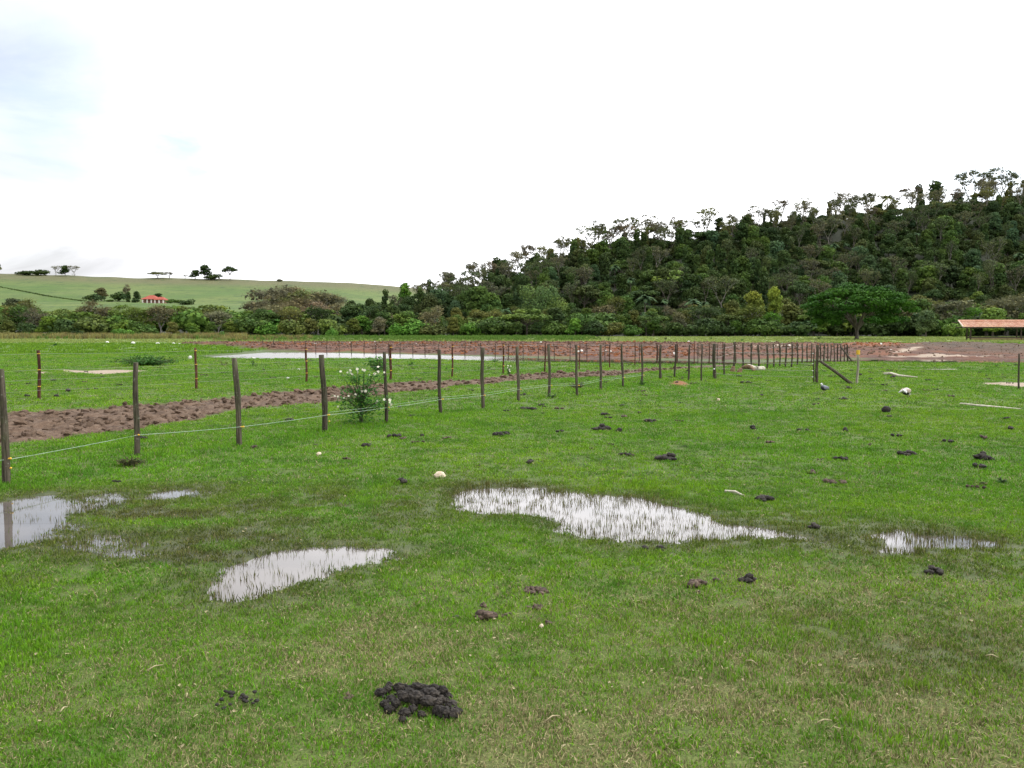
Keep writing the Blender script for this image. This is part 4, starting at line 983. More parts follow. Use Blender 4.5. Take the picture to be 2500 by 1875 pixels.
# low tufts that break up the far pasture and the light field
m_tuftl = leaf_mat("pale_tuft_blades", (.24, .30, .095), .3, .25); m_tuftg = leaf_mat("green_tuft_blades", (.105, .215, .022), .3, .25)
lp = [tall_tuft("pale_tuft", 16, .35, .16, .03, m_tuftl, 11), tall_tuft("green_tuft", 16, .35, .13, .03, m_tuftg, 12)]
n = 15000; y = R.uniform(58, 212, n); x = R.uniform(-.7, .7, n) * y; m = masks(x, y); px = px_of(x, y)
k = (m['berm'] < .3) & (m['pond'] < -.3) & ~((px < 1380) & (y > 150)); x = x[k]; y = y[k]; n = len(x)
scatter("far_pasture_tufts", lp, np.stack([x, y, height(x, y)], 1), np.stack([x * 0, x * 0, R.uniform(0, 6.28, n)], 1), R.uniform(.6, 1.6, n), np.where(y > 106, 0, 1), label="short tufted grass on the far part of the field", cat="grass")
#@@PART3
# ------------------------------------------------------------ fences
def gz(x, y): return float(height(np.array([x]), np.array([y]))[0])
def post(parent, xt, yt, xb, yb, wpx, mat, name="post", depth_extra=.25):
    bx, by = at(xb, yb); tx, tz = at_depth(xt, yt, by); g = gz(bx, by)
    r = wpx / 2 / F_PX * by; h = tz - g; dx = (tx - bx); n = 9; mb = MB()
    ph = rnd.uniform(0, 6); wv = r * .5
    path = [(dx * k + wv * math.sin(ph + 7 * k) * .6, wv * math.sin(ph * 2 + 5 * k) * .6, -depth_extra + (h + depth_extra) * k) for k in [i / (n - 1) for i in range(n)]]
    rad = [r * (1.08 - .14 * i / (n - 1)) * rnd.uniform(.9, 1.1) for i in range(n)]
    mb.tube(path, rad, 9, wob=.06)
    p = parent.location
    o = mb.build(name, mat, parent, True, loc=(bx - p.x, by - p.y, g)); o.data.polygons.foreach_set('use_smooth', [len(q.vertices) == 4 for q in o.data.polygons])
    return o, Vector((bx, by, g)), h, r, dx
def wire(parent, pts, r, mat, name="wire", sag=.02):
    mb = MB(); P = []
    for a, b in zip(pts[:-1], pts[1:]):
        for k in range(4):
            t = k / 4; q = Vector(a).lerp(Vector(b), t); q.z -= sag * 4 * t * (1 - t); P.append(q)
    P.append(Vector(pts[-1])); pl = parent.location
    mb.tube([q - pl for q in P], [r] * len(P), 4); return mb.build(name, mat, parent)
NEAR = [(3,901,18,1181,17),(332,885,332,1113,13),(574,874,587,1089,13.5),(786,866,796,1055,13.5),(939,859,944,1032,8.5),(1071,853.5,1076,1010,9),(1178,849,1178,998,9),(1263,846,1266,980,8),(1340,841,1342,968,7),
 (1406,842,1410,967,6),(1467,842,1466,953,6),(1518,840,1521,945,5.5),(1567,841,1568,938,5.5),(1612,841,1612,925,6),(1650,840,1647,922,4.5),(1684,842,1680,930,4.5),(1714,840,1712,930,4),(1744,839,1744,925,8),
 (1768,839,1768,915,4.5),(1793,834,1793,899,5),(1813.5,838.5,1815,896,4),(1834,838,1835,896,4),(1851.6,841,1853,900,5),(1873.6,841,1873.6,900,4.5),(1889,840,1889,897,4),(1904,839,1904.5,896,4),(1919.6,840.5,1918,898,4),
 (1934,839,1933.5,896,4),(1947,838,1947,892,4),(1959,839,1958.5,887,3.5),(1971,839,1970,885,3.5),(1982,838,1981,886,3),(2003,840,2003,882,3.5),(2012.5,840,2012,884,4),(2021,840,2021.5,880,3),(2029,840.5,2028.5,876,3),
 (2037,839,2037,876,3),(2045,839,2045,876,3.5),(2052.7,840,2053,877,3),(2062,841,2062,877,3),(2069,841,2070,879,4)]
b0 = at(18, 1181); fa = empty("post_fence", (b0[0], b0[1], 0)); tag(fa, 'long row of weathered grey-brown wooden posts with a low green twine, near the camera', 'fence')
tops = []; 
for i, q in enumerate(NEAR):
    o, p, h, r_, dx = post(fa, *q, m_post); tops.append((p, r_, h, dx))
    if i == 17: o['label'] = 'thick corner post with a white insulator'
    if i < 18:
        wz = min(.27, h * .26)
        if i < 13:
            ins = MB(); ins.ico((r_ + .012, -.01, wz), (.016, .016, .013), (.6, .5, 0), .1); ins.tube([(r_ * .3, -r_ * .6, wz), (r_ + .02, -.012, wz)], [.007, .007], 5)
            if i in (0, 3): ins.ico((r_ + .012, -.01, wz - .10), (.014, .014, .012), (.6, .5, 0), .1)
            ins.build("insulator", m_yellow, o)
        if i == 17:
            ins = MB(); ins.ico((-.03, -r_ - .02, .33), (.035, .03, .022), (.6, .5, 0), .1); ins.tube([(0, -r_ + .01, .33), (-.03, -r_ - .03, .33)], [.01, .01], 5); ins.build("insulator", m_white, o)
wp = [(p.x + r_ * .9 + dx * .2, p.y - .02, p.z + .27 if i else p.z + .26) for i, (p, r_, h, dx) in enumerate(tops[:13])]
wp = [(wp[0][0] - 2.2, wp[0][1] - 1.6, wp[0][2])] + wp
w = wire(fa, wp, .0034, m_wire, sag=.006); w['label'] = 'low green and white twine'
wire(fa, [(a, b + .09, c + .035) for a, b, c in wp[4:]], .0024, m_wire, sag=.006)
for hz in (.62, .86):
    wire(fa, [(p.x + dx * hz, p.y + .03, p.z + h * hz) for p, r_, h, dx in tops[17:]], .004, m_steel)
e = tops[-1][0]; mb = MB(); q = Vector(at(2081, 880)); f0 = fa.location
_, zt = at_depth(2053, 846, e.y + .3); xq, _ = at_depth(2052, 846, e.y + .3)
mb.tube([(xq - f0.x, e.y + .3 - f0.y, zt), (q.x - f0.x, q.y - f0.y, -.05)], [.05, .05], 7); o = mb.build("brace", m_post, fa); o['label'] = 'slanting brace at the far end'
RED = [(94,855,96,974,7.5),(477,849,480,950,6),(747,847,748.5,932.5,5.5),(953.6,842,953,927,6),(1105,840.5,1103.5,920,4.3),(1228.6,837.6,1229,912,4.2),(1331.5,837.6,1330,908.5,3.8),(1416,837,1414,903,3.2),(1489,836,1487.7,897.6,3.2),
 (1551,836,1549.6,892.6,2.6),(1604,838,1603.6,888.5,2.8),(1653,835,1652,887,2.4),(1695.5,835,1695,886,2.4),(1732,836,1731,887,2.6),(1764.6,835,1764,884,2.4),(1796,834,1796,882,3)]
b0 = at(96, 974); fb = empty("wire_fence", (b0[0], b0[1], 0)); tag(fb, 'thin reddish-brown post fence with four fine wires on the far side of the muddy track', 'fence')
tp = []
for i, q in enumerate(RED):
    o, p, h, r_, dx = post(fb, *q, m_postred); tp.append((p, h, dx, r_))
    if i < 6:
        for hh in (.93, .60, .26):
            ins = MB(); ins.ico((r_ + dx * hh, -.02, h * hh), (.018, .018, .014), (.6, .5, 0), .1); ins.ico((dx * hh + .2 * r_, -r_ - .006, h * hh), (r_ * .7, .012, .012), (.5, .5, 0), .1); ins.build("insulator", m_yellow, o)
ext = lambda P, s: [tuple(Vector(P[0]) - (Vector(P[1]) - Vector(P[0])) * s)] + P
for hh in (.93, .60, .40, .18): wire(fb, ext([(p.x + dx * hh + r_, p.y - .01, p.z + h * hh) for p, h, dx, r_ in tp], 1.0), .0022, m_steel)
FAR = [(642,828,848),(668,830,850),(694,831,852),(720,832,855),(746,833,857),(771,834,860),(798,834,861),(828,832,862),(858,835,862),(889,835,862),(918,836,862),(948,837,863),(977,837,864),(1008,838,865),(1038,838,866),(1072,840,867),(1104,839,867),(1135,837,868),(1174,838,869),(1209,839,870),(1241,840,873),(1277,840,874),(1314,838,873),(1353,840,874),(1392,838,877),(1433,838,877),(1477,840,876),(1519,840,876),(1561,839,875),(1606,840,876),(1654,840,877),(1704,838,879),(1751,840,880)]
b0 = at(642, 848); fc = empty("pond_fence", (b0[0], b0[1], 0)); tag(fc, 'far row of very thin dark posts standing in the pond before the red earth', 'fence')
pts = []
for i, (xx, yt, yb) in enumerate(FAR):
    bx, by = at(xx, yb); tx, tz = at_depth(xx + rnd.uniform(-1, 1), yt, by); mb = MB(); r_ = max(.022, 2.0 / 2 / F_PX * by)
    mb.tube([(0, 0, -.5), (rnd.uniform(-.01, .01), 0, tz * .5), (tx - bx, 0, tz)], [r_, r_, r_ * .9], 6); mb.build("post", m_postthin, fc, loc=(bx - b0[0], by - b0[1], 0)); pts.append((bx, by, tz))
for hh in (.9, .5): wire(fc, [(a, b, c * hh) for a, b, c in pts], .006, m_steel)
# the gateway at the right
GP = [(1987,851,1987,934,3.6),(1995.5,842,1994.5,934.5,7.2),(2095,864,2093,936,6.2),(2488,863,2487.5,949,4.2)]
b0 = at(1994.5, 934.5); fg = empty("gateway_fence", (b0[0], b0[1], 0)); tag(fg, 'open gateway with thick braced post, pale post with yellow cap, and thin post far right', 'fence')
gp_ = []
for i, q in enumerate(GP):
    o, p, h, r_, dx = post(fg, *q, m_post if i != 2 else simple("pale_post_wood", (.20, .19, .13), (.36, .34, .26), 20, stretch=(1, 1, .1))); gp_.append((o, p, h, r_, dx))
gp_[1][0]['label'] = 'thick dark post'; gp_[2][0]['label'] = 'pale post with a yellow cap'; gp_[0][0]['label'] = 'thin dark post with white insulators'
o, p, h, r_, dx = gp_[2]; mb = MB(); mb.tube([(dx, 0, h - .02), (dx, 0, h + .115)], [r_ * 1.45, r_ * 1.5], 12); mb.build("cap", m_yellow, o)
o, p, h, r_, dx = gp_[0]
for yy in (863, 888, 905, 920):
    _, zz_ = at_depth(1987, yy, p.y); mb = MB(); mb.ico((-r_ - .025, -.01, zz_), (.03, .02, .014), (.6, .5, 0), .1); mb.tube([(0, 0, zz_), (-r_ - .03, -.01, zz_)], [.008, .008], 5); mb.build("insulator", m_white, o)
    a = tops[17][0]; wire(fg, [(a.x, a.y - tops[17][1] - .01, min(zz_, 1.05)), (p.x - r_ - .03, p.y - .01, zz_)], .004, m_steel)
p1 = gp_[1][1]; xa, za = at_depth(2000, 880, p1.y - .06); xb, yb_ = at(2081.6, 937); mb = MB()
f0 = fg.location; mb.tube([(xa - f0.x, p1.y - .06 - f0.y, za), ((xa + xb) / 2 - f0.x, (p1.y + yb_) / 2 - f0.y, za / 2 + .01), (xb - f0.x, yb_ - f0.y, -.03)], [.042, .046, .05], 8, wob=.05); o = mb.build("brace", m_post, fg, True); o['label'] = 'slanting wooden brace'

# ------------------------------------------------------------ flowering bush and other field plants
m_fbush = leaf_mat("flower_bush_leaves", (.055, .165, .040), .4, .3); m_petal = leaf_mat("white_petals", (.80, .80, .80), .08, .3)
m_stem = simple("green_brown_stem", (.05, .06, .03), (.10, .10, .05), 20)
bx, by = at(882, 1034); fbsh = empty("flowering_bush", (bx, by, gz(bx, by))); tag(fbsh, 'leafy bush with many white flowers growing against the post fence', 'bush')
FL = [(595,385),(735,405),(790,365),(800,410),(930,335),(940,400),(1040,345),(1080,358),(1170,455),(1285,430),(1355,290),(1355,390),(830,440),(1478,400),(1100,780),(895,850),(1030,782),(475,880),(540,890),(665,920),(755,880),(540,1095),(1345,985),(1315,1010),(1475,950),(1590,960),(1598,1010),(1625,1055)]
st = MB(); lv = []; r = random.Random(3); fl_pts = []
pet = MB()
for k in range(5):
    a = k * 1.2566; ca, sa = math.cos(a), math.sin(a); w_ = .017
    pet.add([(0, 0, 0), (ca * .02 - sa * w_, sa * .02 + ca * w_, .006), (ca * .036, sa * .036, .004), (ca * .02 + sa * w_, sa * .02 - ca * w_, .006)], [(0, 3, 2, 1)], (r.uniform(.4, .7), .4, 0))
pet.ico((0, 0, .006), (.007, .007, .009), (.5, .9, 0), .1)
pme = pet.mesh("flower", m_petal)
for i, (zx, zy) in enumerate(FL):
    px, py = 760 + zx / 8.3, 860 + zy / 8.3; yd = by + r.uniform(-.22, .22); x_, z_ = at_depth(px, py, yd); P3 = Vector((x_ - bx, yd - by, z_))
    b1 = Vector((0, 0, min(z_ * .45, .35))); m1_ = b1.lerp(P3, .5) + Vector((r.uniform(-.05, .05), 0, .05))
    st.tube([Vector((r.uniform(-.03, .03), r.uniform(-.03, .03), -.03)), b1, m1_, P3 - Vector((0, 0, .02))], [.013, .009, .006, .003], 5, caps=False)
    for t in range(40):
        q = b1.lerp(m1_, r.random()) if r.random() < .45 else m1_.lerp(P3, r.random() * .97)
        lv.append(q + Vector((r.gauss(0, .07), r.gauss(0, .07), r.gauss(0, .05))))
    o = mobj("flower", pme, fbsh, tuple(P3), (r.uniform(.2, 1.5), r.uniform(-.6, .6), r.uniform(0, 6)), (1.0, 1.0, 1.0)); o.rotation_euler = (math.radians(r.uniform(40, 95)), r.uniform(-.4, .4), r.uniform(-.5, .5)); s = r.uniform(.5, .85); o.scale = (s, s, s)
for t in range(520): a = r.uniform(0, 6.28); d = .33 * math.sqrt(r.random()); lv.append(Vector((math.cos(a) * d * 1.15, math.sin(a) * d * .7, r.uniform(.03, .62))))
st.build("stem", m_stem, fbsh)
def leafset(pts, ll, lw, seed):
    r = random.Random(seed); vs = []; fs = []; cs = []
    for p in pts:
        a = r.uniform(0, 6.28); L = ll * r.uniform(.6, 1.3); W = lw * r.uniform(.7, 1.2) / 2; ti = r.uniform(-.7, .5); d = Vector((math.cos(a) * math.cos(ti), math.sin(a) * math.cos(ti), math.sin(ti))); s = Vector((-math.sin(a), math.cos(a), r.uniform(-.5, .5))); b = len(vs); n = Vector((0, 0, -.18 * L))
        vs += [p, p + d * L * .45 + s * W, p + d * L * .5 + n * .3, p + d * L * .45 - s * W, p + d * L + n]; fs += [(b, b + 2, b + 1), (b, b + 3, b + 2), (b + 1, b + 2, b + 4), (b + 2, b + 3, b + 4)]; cs += [(r.random(), r.random(), 0)] * 5
    return vs, fs, np.array(cs, np.float32)
v, f, c = leafset(lv, .060, .036, 1); mobj("foliage", mesh_from("foliage", v, f, m_fbush, False, c), fbsh)
def plantlet(px, py, w, h, n, ll, lw, label, mat=m_fbush, name="weed", cat="plant", zmin=.1, flowers=0, deep=.5, group=None):
    """small plant: w,h in photo pixels, rooted at px,py"""
    x, y = at(px, py); s = y / F_PX; W = w * s / 2; Hh = h * s; r = random.Random(int(px * 7 + py)); pts = []
    o = empty(name, (x, y, gz(x, y))); st = MB()
    for k in range(max(3, n // 14)):
        a = r.uniform(0, 6.28); d = math.sqrt(r.random()); e = Vector((math.cos(a) * d * W, math.sin(a) * d * W * deep, Hh * (1 - .5 * d * d) * r.uniform(.6, 1)))
        st.tube([(0 + e.x * .2, e.y * .2, -.02), e * .5 + Vector((0, 0, .02)), e], [.008, .006, .003], 4, caps=False)
        for j in range(14): t = r.uniform(zmin, 1); pts.append(e * t + Vector((r.gauss(0, W * .12), r.gauss(0, W * .1), abs(r.gauss(0, Hh * .05)))))
    v, f, c = leafset(pts, ll, lw, int(px)); mobj("foliage", mesh_from("foliage", v, f, mat, False, c), o); st.build("stem", m_stem, o)
    for k in range(flowers): mobj("flower", pme, o, tuple(pts[(k * 37 + 13) % len(pts)] + Vector((0, -.04, .05))), (1.2, 0, r.uniform(0, 1)))
    tag(o, label, cat, group); return o
m_mat = leaf_mat("low_weed_leaves", (.050, .135, .035), .4, .25); m_brnweed = leaf_mat("brownish_weed", (.085, .090, .040), .4, .2)
plantlet(360, 893, 180, 30, 1500, .12, .08, 'wide low dark green creeping weed on the far pasture at the left', m_mat, deep=.6)
plantlet(925, 905, 80, 42, 360, .12, .075, 'spreading leafy weed behind the flowering bush at the pond edge')
plantlet(1000, 893, 28, 14, 60, .09, .06, 'small leafy weed right of the red post, near the pond')
plantlet(1207, 884, 27, 9, 120, .09, .03, 'dark tuft of reeds at the pond edge', name="reed_tuft")
plantlet(1243, 915, 16, 30, 90, .07, .045, 'small upright weed with white blossoms beside a thin red post', flowers=5)
plantlet(1410, 948, 44, 20, 260, .05, .03, 'brownish scrubby weed behind the near fence posts', m_brnweed)
plantlet(1346, 972, 26, 14, 120, .04, .024, 'leafy weed at the foot of a near fence post', m_mat)
plantlet(1568, 942, 22, 22, 120, .05, .03, 'leafy weed climbing round a post base beside the red earth patch', m_mat)
plantlet(318, 1137, 90, 28, 420, .030, .018, 'weed tuft hiding the foot of the second near post', m_brnweed)
plantlet(2447, 1178, 34, 16, 150, .028, .018, 'small dark weed in the grass at the right edge', m_mat)
plantlet(2396, 1184, 34, 10, 90, .024, .016, 'flatter dull weed left of the small dark weed at right', m_brnweed)
plantlet(545, 893, 28, 16, 60, .07, .05, 'pale small weed in line with the left end of the pond', m_brnweed)
plantlet(620, 893, 22, 14, 60, .07, .05, 'tiny leafy weed below the left end of the pond', m_mat)
plantlet(2000, 829, 14, 16, 60, .25, .16, 'dark green bush beside the umbrella-shaped tree trunk', m_mat, name="small_bush", cat="bush")
plantlet(2066, 845, 14, 7, 50, .12, .08, 'bright green tuft at the far end of the near fence', m_mat)
for i, (xx, yy) in enumerate(((1465, 830), (1485, 832), (1625, 830), (1735, 829), (1812, 834), (1868, 824), (1420, 832), (1395, 831))):
    plantlet(xx, yy, 9, 11, 36, .22, .12, ['bushy weed %s on the light field behind the red earth' % k for k in ('third from left', 'fourth from left', 'with reddish leaves', 'above the thick corner post', 'right of the corner post', 'farthest right, near the wood', 'second from left', 'farthest left')][i], m_brnweed if i == 2 else m_mat)

# ------------------------------------------------------------ stones, sticks, stumps
def stone(px, py, w, h, label, mat=m_stone, name="stone", group=None, sq=1.0, sub=2, jit=.10):
    x, y = at(px, py); s = y / F_PX * 1.0; mb = MB(); mb.ico((0, 0, h * s * .32), (w * s / 2, w * s / 2 * sq, h * s * .7), (.5, .5, 0), jit, sub)
    o = mb.build(name, mat, None, False, loc=(x, y, gz(x, y))); tag(o, label, 'stone', group); return o
o = stone(1074, 1166, 30, 16, 'pale wedge-shaped stone in the grass above the central puddle', sq=.7)
stone(779, 1110, 13, 7, 'small pale stone left of the wedge-shaped stone, below the fence')
stone(1322, 1531, 12, 10, 'small pale yellow stone beside the broken dung pile', name="stone")
stone(1754, 979, 8, 6, 'tiny pale stone in the bright grass right of the near fence')
stone(262, 838, 9, 5, 'leftmost white stone on the far edge of the pasture', m_whitestone); stone(325, 839, 10, 5, 'second white stone from the left at the far pasture edge', m_whitestone)
stone(385, 840, 10, 4, 'third white stone from the left at the far pasture edge', m_whitestone); stone(424, 840, 7, 4, 'fourth white stone, beside the start of the red earth', m_whitestone); stone(438, 841, 5, 3, 'smallest white stone, nearest the red earth', m_whitestone)
stone(464, 876, 10, 8, 'single white stone by the second red post', m_whitestone); stone(619, 873, 12, 5, 'white stone at the water edge, left end of the pond', m_whitestone); stone(729, 903, 6, 4, 'small white stone in the grass left of the third red post', m_whitestone); stone(703, 924, 8, 3, 'flat white stone left of the third red post', m_whitestone)
stone(1645, 867, 7, 7, 'round pale boulder on the red earth behind the fence', m_whitestone)
def stick(pts, r, mat, label, name, cat, sides=7, wob=.12):
    P = []
    for (a, b, up) in pts: x, y = at(a, b); P.append(Vector((x, y, gz(x, y) + up)))
    mb = MB(); o0 = P[0]; n = len(P); mb.tube([p - o0 for p in P], r, sides, wob=wob); o = mb.build(name, mat, None, True, loc=tuple(o0)); tag(o, label, cat); return o
stick([(2158, 916, .05), (2176, 916, .06), (2196, 920, .04), (2238, 923, .03)], [.035, .05, .045, .025], m_log, 'long bleached branch lying in the grass beyond the gateway', 'fallen_branch', 'branch')
stick([(2344, 988, .03), (2390, 992, .02), (2440, 996, .015), (2490, 1001, .02)], [.018, .022, .022, .014], m_log, 'thin grey pole lying in the grass at the right', 'fallen_pole', 'pole')
stick([(2262, 903, .02), (2338, 903, .02)], [.02, .015], m_log, 'thin pale stick lying in the far grass near the pond', 'fallen_stick', 'stick')
stick([(1770, 1203, .02), (1795, 1207, .025), (1815, 1213, .01)], [.012, .013, .007], m_log, 'short pale stick in the grass right of the central puddle', 'dry_stick', 'stick')
for i, (a, b, c_, d_, lab) in enumerate(((1330, 1774, 1366, 1760, 'curved straw stalk lying in the grass below the big dung pile at the right'), (358, 1642, 398, 1627, 'pale straw stalk in the grass at the lower left'), (146, 1746, 166, 1732, 'short pale straw bit near the lower left corner'), (455, 1708, 459, 1700, 'tiny upright straw bit left of the scattered droppings'), (1820, 1620, 1850, 1630, 'pale straw stalk in the dry grass right of centre'), (2405, 1606, 2440, 1614, 'whitish straw tuft near the right edge'), (1990, 1778, 2030, 1770, 'straw stalk in the grass at the lower right'))):
    stick([(a, b, .015), ((a + c_) / 2, (b + d_) / 2 - 2, .022), (c_, d_, .015)], [.003, .0035, .002], m_straw, lab, 'straw_stalk', 'straw', 5)
def stump(px, py, w, h, label, lean=.0):
    x, y = at(px, py); s = y / F_PX; mb = MB(); W = w * s / 2; Hh = h * s
    mb.tube([(0, 0, -.05), (lean * Hh * .3, 0, Hh * .3), (lean * Hh, 0, Hh * .8), (lean * Hh * 1.2, 0, Hh)], [W * 1.15, W, W * .8, W * .55], 9, wob=.14); o = mb.build("tree_stump", m_stump, None, loc=(x, y, gz(x, y))); tag(o, label, 'stump')
stump(1789, 907, 13, 13, 'brown stump at the foot of a near fence post', .1); stump(1803, 910, 12, 12, 'lighter leaning stump right beside the brown one', .5)
stick([(1812, 902, .08), (1824, 903, .14), (1834, 903, .10), (1842, 907, .03)], [.06, .10, .08, .05], m_stump, 'dark broken log behind the near fence, right of the stumps', 'broken_log', 'log')
stick([(1826, 899, .15), (1836, 902, .12), (1846, 905, .08), (1864, 904, .08)], [.03, .06, .09, .09], m_log, 'pale split log lying against the dark broken log', 'split_log', 'log')

# ------------------------------------------------------------ dung
from mathutils import noise as mn
import bmesh as _bm
_b = _bm.new(); _bm.ops.create_icosphere(_b, subdivisions=3, radius=1); I3 = ([v.co.copy() for v in _b.verts], [tuple(v.index for v in f.verts) for f in _b.faces]); _b.free()
def crumbly(mb, c, rad, col):
    """an irregular, pitted clod"""
    o = Vector((rnd.uniform(-50, 50), rnd.uniform(-50, 50), rnd.uniform(-50, 50))); out = []; cs = []
    for v in I3[0]:
        n1 = mn.noise(v * 1.3 + o); n2 = mn.noise(v * 3.4 + o); n3 = mn.noise(v * 8 + o)
        k = 1 + .28 * n1 + .26 * n2 - .12 * abs(n3) * 2; out.append((c[0] + v.x * rad[0] * k, c[1] + v.y * rad[1] * k, c[2] + v.z * rad[2] * k)); cs.append((min(1, max(0, col[0] + n2 * .9)), .5, 0))
    b = len(mb.v); mb.v += out; mb.f += [tuple(i + b for i in f) for f in I3[1]]; mb.c += cs
def pile(px, py, wpx, n, label, mat=m_dung, parts=False, lump=.03, hgt=.05, elong=.62, name="dung_pile", cat="dung", spread=1.0, group=None):
    x, y = at(px, py); g = gz(x, y); W = wpx * y / F_PX / 2; r = random.Random(int(px + py * 3)); root = empty(name, (x, y, g)) if parts else None; mb = MB()
    for i in range(n):
        a = r.uniform(0, 6.28); d = math.sqrt(r.random()) * spread; s = lump * r.uniform(.55, 1.25); z = max(0, (1 - d * d)) * hgt * r.random() + s * .35
        cx_, cy_ = math.cos(a) * d * (W - lump * .7), math.sin(a) * d * W * elong * 1.2
        rad = (s * r.uniform(.8, 1.3), s * r.uniform(.7, 1.1), s * r.uniform(.55, .8)); shade_ = (r.uniform(.1, .95), .5, 0)
        if parts: q = MB(); crumbly(q, (0, 0, 0), rad, shade_); q.build("clod", mat, root, True, loc=(cx_, cy_, z))
        else: mb.ico((cx_, cy_, z), rad, shade_, .25, 1)
    if not parts: root = mb.build(name, mat, None, True, loc=(x, y, g))
    tag(root, label, cat, group); return root
big = empty("dung_pile", (*at(1022, 1715), 0)); x0, y0 = at(1022, 1715); big.location.z = gz(x0, y0) + .0; tag(big, 'big heap of dark crumbly dung in the foreground grass', 'dung')
r = random.Random(12)
BG = [(928,1697,26),(945,1692,22),(950,1678,20),(968,1682,18),(985,1690,20),(955,1712,26),(940,1728,24),(950,1740,26),(975,1700,28),(990,1690,26),(1010,1690,24),(1018,1700,28),(1000,1712,28),(985,1722,30),(965,1735,26),(1048,1690,28),(1035,1684,20),(1062,1700,26),(1080,1705,24),(1095,1708,22),(1040,1712,30),(1055,1722,34),(1045,1738,34),(1018,1728,36),(1008,1742,26),(988,1748,28),(985,1764,22),(1075,1725,24),(1070,1745,30),(1085,1752,34),(1103,1730,26),(1112,1742,28),(1108,1752,26),(1030,1750,20),(1068,1735,24),(978,1712,20),(1090,1718,22)]
for i, (a, b, wd) in enumerate(BG):
    X_, Y_ = at(a, b + 4); s = wd / 2 / F_PX * Y_ * 1.03; q = MB(); cz = s * r.uniform(.45, .95) + (.024 if 960 < a < 1090 and 1695 < b < 1740 else 0)
    crumbly(q, (0, 0, 0), (s * r.uniform(.95, 1.2), s * r.uniform(.8, 1.05), s * r.uniform(.75, 1.0)), (r.choice((.0, .2, .5, 1.0, .9)), .5, 0)); q.build("clod", m_dung, big, False, loc=(X_ - x0, Y_ - y0, cz))
for k in range(46):
    a = r.uniform(0, 6.28); d = math.sqrt(r.random()); q = MB(); X_ = math.cos(a) * d * .17; Y__ = math.sin(a) * d * .12; s = r.uniform(.006, .013)
    if k < 1: crumbs = MB()
    crumbs.ico((X_, Y__, s * .6), (s, s, s * .7), (r.uniform(.1, .9), .5, 0), .25, 1)
o = crumbs.build("crumbs", m_dung, big, True); o['kind'] = 'stuff'
sd_ = empty("dropping_cluster", (*at(578, 1718), 0)); x0, y0 = at(578, 1718); sd_.location.z = gz(x0, y0); tag(sd_, 'scattered small black droppings left of the big dung heap', 'droppings')
for a, b, wd in ((552,1696,10),(562,1699,12),(568,1702,12),(565,1708,9),(541,1716,11),(530,1728,9),(545,1738,9),(562,1728,9),(548,1735,7),(592,1706,11),(600,1712,13),(596,1718,10),(588,1712,9),(602,1721,10),(622,1698,10),(614,1716,7),(627,1720,11),(618,1724,8)):
    X_, Y_ = at(a, b); s = wd / 2 / F_PX * Y_ * 1.15; q = MB(); q.ico((0, 0, 0), (s * 1.1, s, s * .8), (.15, .5, 0), .2, 1); q.build("dropping", m_dung, sd_, True, loc=(X_ - x0, Y_ - y0, s * .6 + .013))
pile(845, 1706, 36, 6, 'small brown crumb of dung left of the big heap', m_dungbrown, True, .014, .01)
pile(1312, 1443, 84, 22, 'flat broken dung patch between the two lower puddles, uppermost of three', m_dungbrown, True, .017, .015, .4)
pile(1188, 1508, 60, 10, 'rounded brown dung lump left in the broken group above the big heap', m_dungbrown, True, .028, .035, .5)
pile(1180, 1480, 28, 5, 'small dung bit just above the rounded brown lump', m_dungbrown, False, .016, .01)
pile(1306, 1489, 60, 9, 'broken dung pieces right of the rounded brown lump', m_dungbrown, True, .017, .012, .5)
pile(1117, 1506, 18, 3, 'small dark dung bit left of the rounded brown lump', m_dung, False, .012, .01)
pile(1335, 1522, 22, 4, 'small dung bit next to the pale yellow stone', m_dungbrown, False, .014, .01)
pile(1236, 1505, 36, 5, 'flattened dung crumbs directly right of the rounded brown lump', m_dungbrown, False, .016, .01)
pile(1700, 1430, 64, 16, 'greyish dung heap right of centre, above the dry grass', m_dungbrown, True, .026, .035, .55)
pile(1708, 1452, 22, 4, 'small lump just under the greyish dung heap', m_dungbrown, False, .014, .01)
pile(1746, 1417, 20, 4, 'small dark lump between the greyish heap and its right neighbour', m_dungbrown, False, .015, .012)
pile(1826, 1419, 50, 13, 'dark dung heap with straw, right of the greyish one', m_dung, True, .024, .03, .5)
pile(2282, 1400, 50, 12, 'dark dung heap in the grass below the right mottled puddle', m_dung, True, .024, .025, .5)
